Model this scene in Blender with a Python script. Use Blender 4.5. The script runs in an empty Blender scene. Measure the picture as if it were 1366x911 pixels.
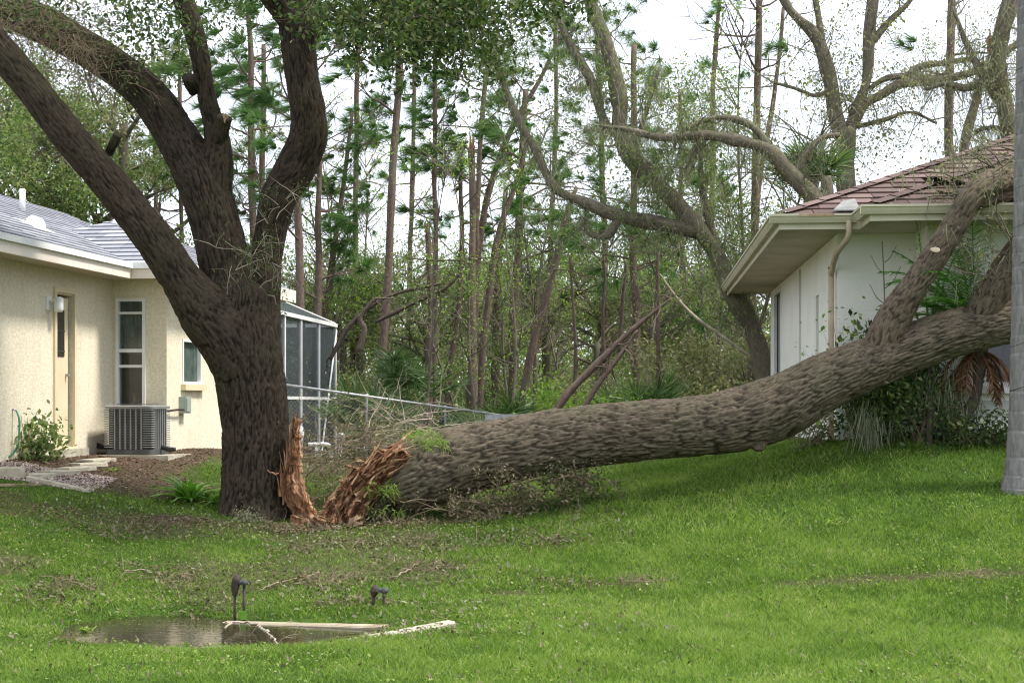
import bpy, math, random
import numpy as np
from mathutils import Vector, Matrix
C = bpy.context.scene.collection
S = bpy.context.scene
R = math.radians
# ---------------------------------------------------------------- camera, sky, sun, exposure
EZ = 1.6                      # eye height
F, CX, HY = 2000., 683., 542. # focal length and horizon of the photograph, in its pixels
cam = bpy.data.objects.new('camera', bpy.data.cameras.new('camera')); C.objects.link(cam)
cam.location = (0, 0, EZ); cam.rotation_euler = (R(90), 0, 0)
cam.data.sensor_width = 36; cam.data.lens = 36 * F / 1366
cam.data.shift_y = (HY - 455.5) / 1366
cam.data.clip_start = .1; cam.data.clip_end = 3000
cam.data.dof.use_dof = True; cam.data.dof.focus_distance = 17.3; cam.data.dof.aperture_fstop = 14
S.camera = cam
SUN_EL, SUN_AZ = R(57), R(100)         # azimuth measured from +Y towards +X
w = bpy.data.worlds.new('World'); S.world = w; w.use_nodes = True
nt = w.node_tree; bg = nt.nodes['Background']; bg.inputs['Strength'].default_value = .1
sky = nt.nodes.new('ShaderNodeTexSky'); sky.sky_type = 'NISHITA'; sky.sun_disc = False
sky.sun_elevation = SUN_EL; sky.sun_rotation = SUN_AZ; sky.dust_density = 2.0; sky.air_density = 1.0
tc = nt.nodes.new('ShaderNodeTexCoord'); mp = nt.nodes.new('ShaderNodeMapping'); mp.inputs['Scale'].default_value = (1.6, 1.6, 4)
nz = nt.nodes.new('ShaderNodeTexNoise'); nz.inputs['Scale'].default_value = 2.2; nz.inputs['Detail'].default_value = 5; nz.inputs['Roughness'].default_value = .55
rp = nt.nodes.new('ShaderNodeValToRGB'); rp.color_ramp.elements[0].position = .38; rp.color_ramp.elements[0].color = (.62, .62, .62, 1)
rp.color_ramp.elements[1].position = .62; rp.color_ramp.elements[1].color = (1, 1, 1, 1)
mx = nt.nodes.new('ShaderNodeMixRGB'); mx.inputs['Color2'].default_value = (8.0, 8.5, 9.5, 1)
L = nt.links.new
L(tc.outputs['Generated'], mp.inputs[0]); L(mp.outputs[0], nz.inputs['Vector']); L(nz.outputs['Fac'], rp.inputs[0])
L(rp.outputs[0], mx.inputs['Fac']); L(sky.outputs[0], mx.inputs['Color1']); L(mx.outputs[0], bg.inputs['Color'])
sd = bpy.data.lights.new('sun', 'SUN'); sd.energy = 2.5; sd.angle = R(9); sd.color = (1, .95, .87)
sun = bpy.data.objects.new('sun', sd); C.objects.link(sun); sun.location = (0, 0, 40)
sdir = Vector((math.sin(SUN_AZ) * math.cos(SUN_EL), math.cos(SUN_AZ) * math.cos(SUN_EL), math.sin(SUN_EL)))
sun.rotation_euler = sdir.to_track_quat('Z', 'Y').to_euler()
S.view_settings.view_transform = 'Standard'; S.view_settings.look = 'None'; S.view_settings.exposure = 1.15; S.view_settings.gamma = 1
S.cycles.filter_width = 1.1; S.cycles.max_bounces = 6; S.cycles.diffuse_bounces = 3; S.cycles.transparent_max_bounces = 8
# ---------------------------------------------------------------- helpers
rng = np.random.default_rng(7)
def A(*a): return np.array(a, float)
def P(u, v, Y): return A((u - CX) / F * Y, Y, EZ - (v - HY) / F * Y)
def tag(o, label=None, cat=None, group=None, kind=None):
    if label: o['label'] = label
    if cat: o['category'] = cat
    if group: o['group'] = group
    if kind: o['kind'] = kind
    return o
def thing(name, label, cat, loc=(0, 0, 0), rz=0, group=None):
    o = bpy.data.objects.new(name, None); C.objects.link(o); o.location = [float(c) for c in loc]; o.rotation_euler = (0, 0, rz)
    o.empty_display_size = .2
    return tag(o, label, cat, group)
def hsh(i, j, k):
    n = (i * 374761393 + j * 668265263 + k * 2147483647 + 1013904223) & 0xffffffff
    n = ((n ^ (n >> 13)) * 1274126177) & 0xffffffff
    return ((n ^ (n >> 16)) & 0xffff) / 65535.
def vnoise(x, y, z=0.):
    x, y, z = np.broadcast_arrays(np.asarray(x, float), np.asarray(y, float), np.asarray(z, float))
    xi, yi, zi = [np.floor(a).astype(np.int64) for a in (x, y, z)]
    fx, fy, fz = x - xi, y - yi, z - zi
    fx, fy, fz = [t * t * (3 - 2 * t) for t in (fx, fy, fz)]
    r = 0
    for a in (0, 1):
        for b in (0, 1):
            for c in (0, 1):
                r = r + hsh(xi + a, yi + b, zi + c) * (fx if a else 1 - fx) * (fy if b else 1 - fy) * (fz if c else 1 - fz)
    return r
def fbm(x, y, z=0., o=4):
    r, a, t = 0, 1., 0
    for k in range(o):
        r = r + a * vnoise(np.asarray(x) * 2**k + 17 * k, np.asarray(y) * 2**k + 5 * k, np.asarray(z) * 2**k); t += a; a *= .5
    return r / t
def sstep(a, b, x):
    t = np.clip((x - a) / (b - a), 0, 1); return t * t * (3 - 2 * t)
class MB:
    """collects geometry; build() links it as ONE mesh object"""
    def __init__(s): s.V = []; s.Q = []; s.T = []; s.n = 0; s.t = []; s.b = []
    def add(s, V, Q=None, T=None, tint=0.5, bk=None):
        V = np.asarray(V, float).reshape(-1, 3); m = len(V)
        s.V.append(V)
        if Q is not None and len(Q): s.Q.append(np.asarray(Q, np.int64).reshape(-1, 4) + s.n)
        if T is not None and len(T): s.T.append(np.asarray(T, np.int64).reshape(-1, 3) + s.n)
        s.t.append(np.broadcast_to(np.asarray(tint, float), (m,)))
        s.b.append(V if bk is None else bk)
        s.n += m; return s
    def box(s, x0, x1, y0, y1, z0, z1, M=None, tint=.5):
        V = A([x0, y0, z0], [x1, y0, z0], [x1, y1, z0], [x0, y1, z0], [x0, y0, z1], [x1, y0, z1], [x1, y1, z1], [x0, y1, z1])
        if M is not None: V = V @ np.asarray(M[0]).T + M[1]
        return s.add(V, Q=[(0, 3, 2, 1), (4, 5, 6, 7), (0, 1, 5, 4), (1, 2, 6, 5), (2, 3, 7, 6), (3, 0, 4, 7)], tint=tint)
    def mesh(s, name):
        me = bpy.data.meshes.new(name)
        if not s.n: return me
        V = np.concatenate(s.V); Q = np.concatenate(s.Q) if s.Q else np.zeros((0, 4), int); T = np.concatenate(s.T) if s.T else np.zeros((0, 3), int)
        me.vertices.add(len(V)); me.vertices.foreach_set('co', V.astype('f').ravel())
        nl = Q.size + T.size; me.loops.add(nl); me.polygons.add(len(Q) + len(T))
        me.loops.foreach_set('vertex_index', np.concatenate([Q.ravel(), T.ravel()]).astype('i'))
        st = np.concatenate([np.arange(len(Q)) * 4, Q.size + np.arange(len(T)) * 3]).astype('i')
        me.polygons.foreach_set('loop_start', st)
        me.update(calc_edges=True); me.polygons.foreach_set('use_smooth', np.zeros(len(me.polygons), bool))
        a = me.attributes.new('tint', 'FLOAT', 'POINT'); a.data.foreach_set('value', np.concatenate(s.t).astype('f'))
        b = me.attributes.new('bk', 'FLOAT_VECTOR', 'POINT'); b.data.foreach_set('vector', np.concatenate(s.b).astype('f').ravel())
        return me
    def build(s, name, mat, parent=None, smooth=False, loc=None):
        me = s.mesh(name)
        if smooth and s.n: me.polygons.foreach_set('use_smooth', np.ones(len(me.polygons), bool))
        me.materials.append(mat)
        o = bpy.data.objects.new(name, me); C.objects.link(o)
        if parent is not None: o.parent = parent
        if loc is not None: o.location = [float(c) for c in loc]
        return o
def shift(mb, off):
    mb.V = [v - off for v in mb.V]; return mb
def crom(pts, step):
    """Catmull-Rom through rows of any width, resampled at about `step` metres of the xyz part"""
    p = np.asarray(pts, float); p = np.vstack([2 * p[0] - p[1], p, 2 * p[-1] - p[-2]]); out = []
    for i in range(1, len(p) - 2):
        n = max(1, int(round(np.linalg.norm(p[i + 1, :3] - p[i, :3]) / step)))
        t = (np.arange(n) / n)[:, None]; a, b, c, d = p[i - 1:i + 3]
        out.append(.5 * (2 * b + (c - a) * t + (2 * a - 5 * b + 4 * c - d) * t**2 + (3 * b - a - 3 * c + d) * t**3))
    out.append(p[-2][None]); return np.vstack(out)
def frames(p):
    T = np.gradient(p, axis=0); T /= np.linalg.norm(T, axis=1)[:, None] + 1e-9
    n = np.cross(T[0], [0.3, 1, 0.1]); n /= np.linalg.norm(n); N = [n]
    for i in range(1, len(p)):
        n = N[-1] - T[i] * N[-1].dot(T[i]); n /= np.linalg.norm(n) + 1e-9; N.append(n)
    N = np.array(N); return T, N, np.cross(T, N)
def voro(U, Vv, nu, seed):
    """U in [0,nu) periodic, V along; returns F1,F2 of a jittered cell pattern"""
    ui, vi = np.floor(U).astype(np.int64), np.floor(Vv).astype(np.int64)
    f1 = np.full(U.shape, 9.); f2 = np.full(U.shape, 9.); idv = np.zeros(U.shape)
    for a in (-1, 0, 1):
        for b in (-1, 0, 1):
            cu, cv = ui + a, vi + b; cw = np.mod(cu, nu)
            px = cu + .15 + .7 * hsh(cw, cv, seed); py = cv + .1 + .8 * hsh(cw, cv, seed + 7)
            d = np.hypot(U - px, Vv - py); new = d < f1
            idv = np.where(new, hsh(cw, cv, seed + 3), idv)
            f2 = np.where(new, f1, np.minimum(f2, d)); f1 = np.where(new, d, f1)
    return f1, f2, idv
def bark_tube(mb, pts, step=.016, seg=.015, amp=.02, cw=.036, cl=.46, seed=1, lump=.05, cap=True, rmul=None, elong=1.0):
    """limb with furrowed bark as real relief; pts rows = x,y,z,r"""
    q = crom(pts, step); p, r = q[:, :3], q[:, 3]
    T, N, B = frames(p); L_ = np.concatenate([[0], np.cumsum(np.linalg.norm(np.diff(p, axis=0), axis=1))])
    ns = int(np.clip(2 * math.pi * r.mean() / seg, 12, 260)); th = np.arange(ns) / ns * 2 * math.pi
    TH, LL = np.meshgrid(th, L_); RR = r[:, None] * np.ones_like(TH)
    cx, sx = np.cos(TH), np.sin(TH)
    wv = fbm(cx * 2.2 + 9 + seed, sx * 2.2 + 9, LL * 3.5, 2) - .5; wl = fbm(cx * 3 + 3, sx * 3 + seed, LL * 3.1 + 40, 3) - .5
    nu = max(6, int(round(2 * math.pi * r.mean() / cw)))
    U = TH / (2 * math.pi) * nu + wv * 1.7 + .22 * np.sin(LL * 11 + wl * 9); Vv = LL / (cl * elong) + wl * .8
    f1, f2, idv = voro(np.mod(U, nu), Vv, nu, seed)
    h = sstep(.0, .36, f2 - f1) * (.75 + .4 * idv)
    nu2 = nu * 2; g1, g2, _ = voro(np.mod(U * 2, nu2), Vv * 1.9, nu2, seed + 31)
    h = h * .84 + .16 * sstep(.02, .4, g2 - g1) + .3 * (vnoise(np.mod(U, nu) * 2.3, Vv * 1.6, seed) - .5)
    big = (fbm(cx * 1.3 + seed, sx * 1.3, LL * 1.4, 3) - .5) * 2
    rad = RR * (1 + lump * 2 * big) + 1.05 * amp * np.clip(RR / .3, .4, 1.1) * (h - .7)
    if rmul is not None: rad = rad * rmul(TH, LL)
    V = p[:, None] + rad[..., None] * (cx[..., None] * N[:, None] + sx[..., None] * B[:, None])
    nr = len(p); i = np.arange(nr - 1)[:, None] * ns; j = np.arange(ns)[None]
    a = i + j; b = i + (j + 1) % ns
    Q = np.stack([a, b, b + ns, a + ns], -1).reshape(-1, 4)
    bk = np.stack([cx * RR + seed, sx * RR, LL * .3], -1)
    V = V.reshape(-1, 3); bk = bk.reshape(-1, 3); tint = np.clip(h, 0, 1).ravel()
    if cap:
        V = np.vstack([V, p[0], p[-1]]); bk = np.vstack([bk, [0, 0, 0], [0, 0, L_[-1] * .3]]); tint = np.append(tint, [.5, .5])
        k = nr * ns; jj = np.arange(ns); l = (nr - 1) * ns
        T3 = np.vstack([np.stack([(jj + 1) % ns, jj, np.full(ns, k)], 1), np.stack([l + jj, l + (jj + 1) % ns, np.full(ns, k + 1)], 1)])
    else: T3 = None
    mb.add(V, Q, T3, tint=tint, bk=bk)
    return q, N, B
def tube(mb, pts, ns=6, step=None, tint=.5, wob=0):
    q = np.asarray(pts, float)
    if step: q = crom(q, step)
    p, r = q[:, :3], q[:, 3]
    T, N, B = frames(p); th = np.arange(ns) / ns * 2 * math.pi
    V = p[:, None] + r[:, None, None] * (np.cos(th)[None, :, None] * N[:, None] + np.sin(th)[None, :, None] * B[:, None])
    if wob:
        V = V * 1.0 + (r[:, None, None]) * wob * (fbm(V[..., 0] * 3, V[..., 1] * 3, V[..., 2] * 3, 2)[..., None] - .5) * 2 * (V - p[:, None]) / (r[:, None, None] + 1e-6)
    i = np.arange(len(p) - 1)[:, None] * ns; j = np.arange(ns)[None]; a = i + j; b = i + (j + 1) % ns
    Ls = np.concatenate([[0], np.cumsum(np.linalg.norm(np.diff(p, axis=0), axis=1))])
    bk = np.stack(np.broadcast_arrays(np.cos(th)[None] * r[:, None], np.sin(th)[None] * r[:, None] + p[0, 0], Ls[:, None] * .3), -1)
    Q = np.stack([a, b, b + ns, a + ns], -1).reshape(-1, 4)
    T3 = [(0, k + 1, k) for k in range(1, ns - 1)]
    l = (len(p) - 1) * ns; T3 += [(l, l + k, l + k + 1) for k in range(1, ns - 1)]
    mb.add(V.reshape(-1, 3), Q, T3, tint=tint, bk=bk.reshape(-1, 3))
def unit(n, g=rng):
    v = g.normal(size=(n, 3)); return v / np.linalg.norm(v, axis=1)[:, None]
def leaves(mb, c, size, g=rng, wid=.42, up=.5, tint=None, dirs=None, droop=0.):
    """one small folded leaf (a quad) per centre"""
    c = np.asarray(c); n = len(c)
    if n == 0: return
    d = unit(n, g) if dirs is None else dirs + .6 * unit(n, g)
    d[:, 2] -= droop; d /= np.linalg.norm(d, axis=1)[:, None]
    nrm = unit(n, g); nrm[:, 2] = np.abs(nrm[:, 2]) + up
    s = np.cross(d, nrm); s /= np.linalg.norm(s, axis=1)[:, None] + 1e-9
    nn = np.cross(s, d); L_ = size * g.uniform(.6, 1.25, n)[:, None]
    V = np.stack([c, c + d * L_ * .5 + s * L_ * wid * .6 + nn * L_ * .08, c + d * L_, c + d * L_ * .5 - s * L_ * wid * .6 + nn * L_ * .08], 1)
    i = np.arange(n)[:, None] * 4
    t = g.uniform(0, 1, n) if tint is None else tint
    mb.add(V.reshape(-1, 3), np.hstack([i, i + 1, i + 2, i + 3]), tint=np.repeat(t, 4))
def strips(mb, base, d, length, width, bend, g=rng, segs=2, tint=None):
    """tapered ribbons (grass blades, needles, strap leaves, moss): base, direction, bend = vector added quadratically"""
    n = len(base); s = np.cross(d, unit(n, g)); s /= np.linalg.norm(s, axis=1)[:, None] + 1e-9
    length = np.broadcast_to(length, (n,))[:, None]; width = np.broadcast_to(width, (n,))[:, None]
    rows = []
    for k in range(segs):
        f = k / segs; c = base + d * length * f + bend * length * f * f
        rows += [c - s * width * .5 * (1 - .5 * f), c + s * width * .5 * (1 - .5 * f)]
    rows.append(base + d * length + bend * length)
    V = np.stack(rows, 1); m = 2 * segs + 1; i = np.arange(n)[:, None] * m
    Q = [np.hstack([i + 2 * k, i + 2 * k + 1, i + 2 * k + 3, i + 2 * k + 2]) for k in range(segs - 1)]
    t = g.uniform(0, 1, n) if tint is None else tint
    mb.add(V.reshape(-1, 3), np.vstack(Q) if Q else None, np.hstack([i + m - 3, i + m - 2, i + m - 1]), tint=np.repeat(t, m))
def grow(g, p, d, ln, r, depth, out, tips, nb=4, spread=.7, seg=4, curl=.25, trop=0.05, ratio=.6, start=.25):
    pts = [np.append(p, r)]; dd = d / np.linalg.norm(d); q = p.copy()
    for k in range(seg):
        dd = dd + curl * unit(1, g)[0] * .6; dd[2] += trop; dd /= np.linalg.norm(dd)
        q = q + dd * ln / seg; pts.append(np.append(q, r * (1 - .8 * (k + 1) / seg)))
    pts = np.array(pts); out.append(pts)
    if depth <= 0:
        tips.append((pts[1:, :3], dd)); return
    tips.append((pts[-1:, :3], dd))
    for k in range(nb):
        f = start + (1 - start) * (k + g.uniform(.1, .9)) / nb; i = min(int(f * seg), seg - 1); t = f * seg - i
        b = pts[i] * (1 - t) + pts[i + 1] * t; ax = pts[i + 1, :3] - pts[i, :3]; ax /= np.linalg.norm(ax)
        o_ = unit(1, g)[0]; o_ -= ax * o_.dot(ax); o_ /= np.linalg.norm(o_)
        nd = ax * (1 - spread * .6) + o_ * spread * g.uniform(.7, 1.3)
        grow(g, b[:3], nd, ln * ratio * g.uniform(.6, 1.15) * (1.15 - .4 * f), b[3] * .62, depth - 1, out, tips, nb, spread, max(2, seg - 1), curl, trop, ratio, start)
# ---------------------------------------------------------------- materials
def newmat(name):
    m = bpy.data.materials.new(name); m.use_nodes = True; n = m.node_tree; return m, n, n.nodes['Principled BSDF']
def node(n, t, **k):
    x = n.nodes.new(t)
    for a, b in k.items():
        if a in x.inputs: x.inputs[a].default_value = b
        else: setattr(x, a, b)
    return x
def ramp(n, fac, stops):
    r = n.nodes.new('ShaderNodeValToRGB'); e = r.color_ramp.elements
    while len(e) < len(stops): e.new(.5)
    for k, (p, c) in enumerate(stops): e[k].position = p; e[k].color = (*c, 1)
    n.links.new(fac, r.inputs[0]); return r.outputs[0]
def coords(n, attr=None, scale=None):
    if attr: t = node(n, 'ShaderNodeAttribute', attribute_name=attr).outputs['Vector']
    else: t = n.nodes.new('ShaderNodeTexCoord').outputs['Object']
    if scale is not None:
        m = n.nodes.new('ShaderNodeMapping'); m.inputs['Scale'].default_value = scale; n.links.new(t, m.inputs[0]); t = m.outputs[0]
    return t
def noise(n, vec, sc, det=4, ro=.55):
    x = node(n, 'ShaderNodeTexNoise', Scale=sc, Detail=det, Roughness=ro); n.links.new(vec, x.inputs['Vector']); return x.outputs['Fac']
def mixc(n, f, a, b, mode='MIX'):
    x = n.nodes.new('ShaderNodeMixRGB'); x.blend_type = mode
    for s_, v in ((0, f), (1, a), (2, b)):
        if isinstance(v, (int, float)): x.inputs[s_].default_value = v if s_ == 0 else (v, v, v, 1)
        elif isinstance(v, tuple): x.inputs[s_].default_value = (*v, 1)
        else: n.links.new(v, x.inputs[s_])
    return x.outputs[0]
def bump(n, h, b, st=.4, dist=.02):
    x = node(n, 'ShaderNodeBump', Strength=st, Distance=dist); n.links.new(h, x.inputs['Height']); n.links.new(x.outputs[0], b.inputs['Normal'])
def mat_plain(name, c1, c2, sc=6, rough=.8, bst=.3, bsc=40, metal=0, scale=None, bd=.01, spec=.3):
    m, n, b = newmat(name); v = coords(n, None, scale)
    n.links.new(ramp(n, noise(n, v, sc, 5), [(.3, c1), (.7, c2)]), b.inputs['Base Color'])
    b.inputs['Roughness'].default_value = rough; b.inputs['Metallic'].default_value = metal; b.inputs['Specular IOR Level'].default_value = spec
    if bst: bump(n, noise(n, v, bsc, 3), b, bst, bd)
    return m
def mat_bark(name, dark, light, alt, amt=.5, bst=.5, sc=1.0):
    m, n, b = newmat(name); v = coords(n, 'bk', (1, 1, 1))
    t = node(n, 'ShaderNodeAttribute', attribute_name='tint').outputs['Fac']
    f = noise(n, v, 60 * sc, 5, .65); c = ramp(n, f, [(.3, dark), (.68, light)])
    g = noise(n, coords(n), 1.3, 5, .6); c = mixc(n, ramp(n, g, [(.48, (0, 0, 0)), (.7, (amt,) * 3)]), c, alt)
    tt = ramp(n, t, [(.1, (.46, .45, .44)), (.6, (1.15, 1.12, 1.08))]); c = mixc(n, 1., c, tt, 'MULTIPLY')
    n.links.new(c, b.inputs['Base Color']); b.inputs['Roughness'].default_value = .9; b.inputs['Specular IOR Level'].default_value = .15
    bump(n, noise(n, v, 110 * sc, 4, .7), b, bst, .012); return m
def mat_leaf(name, cols, trans=.35, rough=.55, gloss=.25):
    m, n, b = newmat(name); t = node(n, 'ShaderNodeAttribute', attribute_name='tint').outputs['Fac']
    k = len(cols); c = ramp(n, t, [(i / (k - 1) if k > 1 else 0, cc) for i, cc in enumerate(cols)])
    n.links.new(c, b.inputs['Base Color']); b.inputs['Roughness'].default_value = rough; b.inputs['Specular IOR Level'].default_value = gloss
    if trans:
        tr = n.nodes.new('ShaderNodeBsdfTranslucent'); ms = n.nodes.new('ShaderNodeMixShader'); ms.inputs[0].default_value = trans
        n.links.new(mixc(n, 1., c, (1.3, 1.45, .8), 'MULTIPLY'), tr.inputs['Color'])
        n.links.new(b.outputs[0], ms.inputs[1]); n.links.new(tr.outputs[0], ms.inputs[2]); n.links.new(ms.outputs[0], n.nodes['Material Output'].inputs['Surface'])
    return m
M = {}
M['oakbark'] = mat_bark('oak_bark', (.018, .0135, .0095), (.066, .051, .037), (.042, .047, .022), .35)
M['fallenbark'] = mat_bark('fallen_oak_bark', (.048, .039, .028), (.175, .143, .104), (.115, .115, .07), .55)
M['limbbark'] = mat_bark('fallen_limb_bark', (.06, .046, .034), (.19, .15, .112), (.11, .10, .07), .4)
M['pinebark'] = mat_bark('pine_bark', (.065, .047, .038), (.19, .14, .115), (.16, .14, .115), .6, sc=.6)
M['greybark'] = mat_bark('grey_bark', (.075, .066, .05), (.21, .185, .145), (.14, .15, .085), .6, sc=.6)
M['darkbark'] = mat_bark('dark_bark', (.05, .04, .033), (.14, .11, .09), (.1, .1, .06), .5, sc=.6)
M['torn'] = mat_plain('torn_wood', (.22, .085, .035), (.58, .34, .17), 5, .85, .7, 40, scale=(3, 3, .5), bd=.02)
M['heart'] = mat_plain('weathered_heartwood', (.20, .11, .06), (.46, .33, .22), 6, .9, .8, 30, scale=(3, 3, .6), bd=.02)
M['paletwig'] = mat_plain('pale_twig', (.22, .18, .13), (.42, .36, .27), 8, .9, 0)
M['brush'] = mat_plain('brush_twig', (.12, .085, .055), (.30, .23, .155), 8, .9, 0)
M['oakleaf'] = mat_leaf('oak_leaves', [(.02, .04, .012), (.045, .085, .02), (.10, .14, .04), (.16, .17, .08)], .3)
M['bgleaf'] = mat_leaf('woodland_leaves', [(.06, .105, .03), (.11, .175, .05), (.19, .25, .085), (.29, .29, .15)], .4)
M['olive'] = mat_leaf('olive_leaves', [(.09, .105, .045), (.16, .175, .075), (.25, .245, .13), (.32, .28, .18)], .35)
M['lime'] = mat_leaf('fresh_leaves', [(.10, .19, .03), (.18, .30, .05), (.30, .38, .09)], .45)
M['dryleaf'] = mat_leaf('dry_leaves', [(.06, .055, .03), (.12, .10, .055), (.20, .16, .10), (.09, .10, .035)], .15)
M['needle'] = mat_leaf('pine_needles', [(.035, .09, .025), (.07, .155, .04), (.14, .23, .065)], .4)
M['moss'] = mat_leaf('spanish_moss', [(.15, .15, .10), (.23, .24, .16), (.32, .32, .23)], .3, .9, .05)
M['palm'] = mat_leaf('palm_fronds', [(.05, .16, .025), (.10, .27, .04), (.20, .38, .07)], .4, .4, .4)
M['palmetto'] = mat_leaf('palmetto_fans', [(.035, .085, .025), (.08, .15, .045), (.17, .23, .08)], .3, .4, .4)
M['deadpalm'] = mat_leaf('dead_palm_fronds', [(.10, .04, .02), (.20, .09, .045), (.28, .16, .09)], .2)
M['strap'] = mat_leaf('strap_leaves', [(.06, .18, .02), (.15, .32, .04), (.30, .45, .10)], .4, .4, .4)
M['grass'] = mat_leaf('grass_blades', [(.062, .112, .017), (.135, .22, .034), (.23, .33, .06), (.36, .35, .16)], .45, .5, .25)
# ---------------------------------------------------------------- ground
GP = np.array([(0,0,.0),(-6,0,0),(6,0,.0),(0,5,0),(-5,6.5,.0),(5,6.5,0),(-3,9,0),(0,9,-.02),(4,9,.03),(-7,9,0),(8,9,.1),
 (-2.5,10.2,-.07),(-2.5,13,-.06),(0,11.5,-.04),(-5,11.5,-.08),(3,11.5,-.05),(6,11.5,0.02),(2.1,13.5,.12),(3.8,14.8,.42),(5.2,15.5,.72),(4.4,17,1.16),
 (2.9,18.5,.95),(1.35,18.3,.68),(.14,16.5,.36),(-2.1,17,.27),(-3,17.5,.36),(-4.8,18,.63),(-5.7,21.5,.94),(-6.3,18.5,.92),(-4.95,14.5,.3),
 (-4.4,12.8,.02),(-1.6,14,.08),(.75,12.8,-.03),(4,18.2,1.2),(6,17.5,1.28),(9,20,1.3),(-4.2,26,.75),(.1,30,.2),(0,45,.1),(-20,45,.4),(20,45,.4),
 (5,30,.7),(0,75,0),(-12,20,1),(-12,11,.15),(12,16,1.2),(12,10,.3),(-4.2,22,.95),(-9,18,.97),(30,20,1.2),(-30,20,1.),(1,22,.7),(-2,22,.6),(4.6,26,1.15),(0,-20,0),(7,13,.35)])
def _k(x, y): return np.sqrt((x[:, None] - GP[None, :, 0])**2 + (y[:, None] - GP[None, :, 1])**2 + .6)
_K = _k(GP[:, 0], GP[:, 1]); _n = len(GP)
_W = np.linalg.solve(np.block([[_K + 1e-6 * np.eye(_n), np.ones((_n, 1))], [np.ones((1, _n)), np.zeros((1, 1))]]), np.append(GP[:, 2], 0))
WZ = -.14
def ground(x, y):
    x = np.atleast_1d(np.asarray(x, float)); y = np.atleast_1d(np.asarray(y, float)); sh = x.shape; x = x.ravel(); y = y.ravel(); z = np.empty(len(x))
    for s_ in range(0, len(x), 20000):
        e = s_ + 20000; z[s_:e] = _k(x[s_:e], y[s_:e]) @ _W[:-1] + _W[-1]
    f = 1 - sstep(50, 95, np.hypot(x, y)); z = np.maximum(z * f, -.09) + .05 * (fbm(x * .9, y * .9, 3, 3) - .5) * f
    q = ((x + 2.2) / 1.5)**2 + ((y - 11.4 + .10 * (x + 2.2) + .14 * np.sin(x * 2.6)) / .95)**2 + (fbm(x * 2.2, y * 2.2, 6, 3) - .5) * .8
    z = z - .13 * (1 - sstep(.4, 1.3, q))
    return z.reshape(sh)
def gz(x, y): return float(ground(x, y)[0])
def G(u, v, y0=8., y1=40.):
    """the point of the ground seen at pixel (u, v)"""
    Y = np.linspace(y0, y1, 1600); p = np.array([(u - CX) / F * Y, Y, EZ - (v - HY) / F * Y])
    i = np.argmax(ground(p[0], p[1]) >= p[2]); return p[:, i].copy()
xs = np.unique(np.concatenate([np.linspace(-600, -60, 12), np.linspace(-60, -10, 60), np.linspace(-10, 10, 220), np.linspace(10, 60, 60), np.linspace(60, 600, 12)]))
ys = np.unique(np.concatenate([np.linspace(-300, -10, 8), np.linspace(-10, 7, 30), np.linspace(7, 24, 200), np.linspace(24, 110, 90), np.linspace(110, 900, 14)]))
XX, YY = np.meshgrid(xs, ys); ZZ = ground(XX, YY); mb = MB(); nx = len(xs)
i = np.arange(len(ys) - 1)[:, None] * nx; j = np.arange(nx - 1)[None]; a = i + j
mb.add(np.stack([XX, YY, ZZ], -1).reshape(-1, 3), np.stack([a, a + 1, a + nx + 1, a + nx], -1).reshape(-1, 4))
def bare(x, y):
    """0..1: how much bare, littered soil shows (left of the oak, under the broken trunk, mulch bed)"""
    n = fbm(x * .8 + 5, y * .8, 1, 4)
    left = sstep(1.6, -1.5, x) * sstep(11.7, 13.3, y) * (1 - sstep(18.5, 20.5, y))
    b = sstep(.47, .60, n) * left * .62
    b = np.maximum(b, sstep(.42, .6, n) * np.exp(-(((x + 3.7) / 1.0)**2 + ((y - 16.6) / 1.0)**2)))
    bed = sstep(-3.7, -4.3, x + (n - .5) * 1.6) * sstep(17.35, 17.9, y + (n - .5)) ; b = np.maximum(b, bed)
    b = np.maximum(b, sstep(.4, .55, n) * np.exp(-(((x + 1.2) / 1.5)**2 + ((y - 17.15) / .45)**2)) * 1.2)
    b = np.maximum(b, sstep(19.5, 22, y) * .8)
    b = np.maximum(b, sstep(.5, .62, fbm(x * 1.6, y * 5, 8, 3)) * np.exp(-((y - 13.0 - .02 * x) / .22)**2) * (x > -.3) * .9)
    return np.clip(b, 0, 1)
mb.t = [bare(XX, YY).ravel()]
m, n, b = newmat('lawn_soil'); t = node(n, 'ShaderNodeAttribute', attribute_name='tint').outputs['Fac']; v = coords(n)
soil = ramp(n, noise(n, v, 14, 6, .7), [(.25, (.035, .026, .016)), (.5, (.085, .064, .040)), (.8, (.18, .14, .09))])
turf = ramp(n, noise(n, v, 5, 6, .7), [(.3, (.03, .06, .012)), (.55, (.065, .12, .02)), (.8, (.10, .12, .035))])
n.links.new(mixc(n, t, turf, soil), b.inputs['Base Color']); b.inputs['Roughness'].default_value = .95; b.inputs['Specular IOR Level'].default_value = .1
bump(n, noise(n, v, 45, 5, .7), b, .9, .03)
tag(mb.build('ground', m, smooth=True), 'gently sloping lawn with bare littered patches and a soggy hollow', None, None, 'structure')
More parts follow.
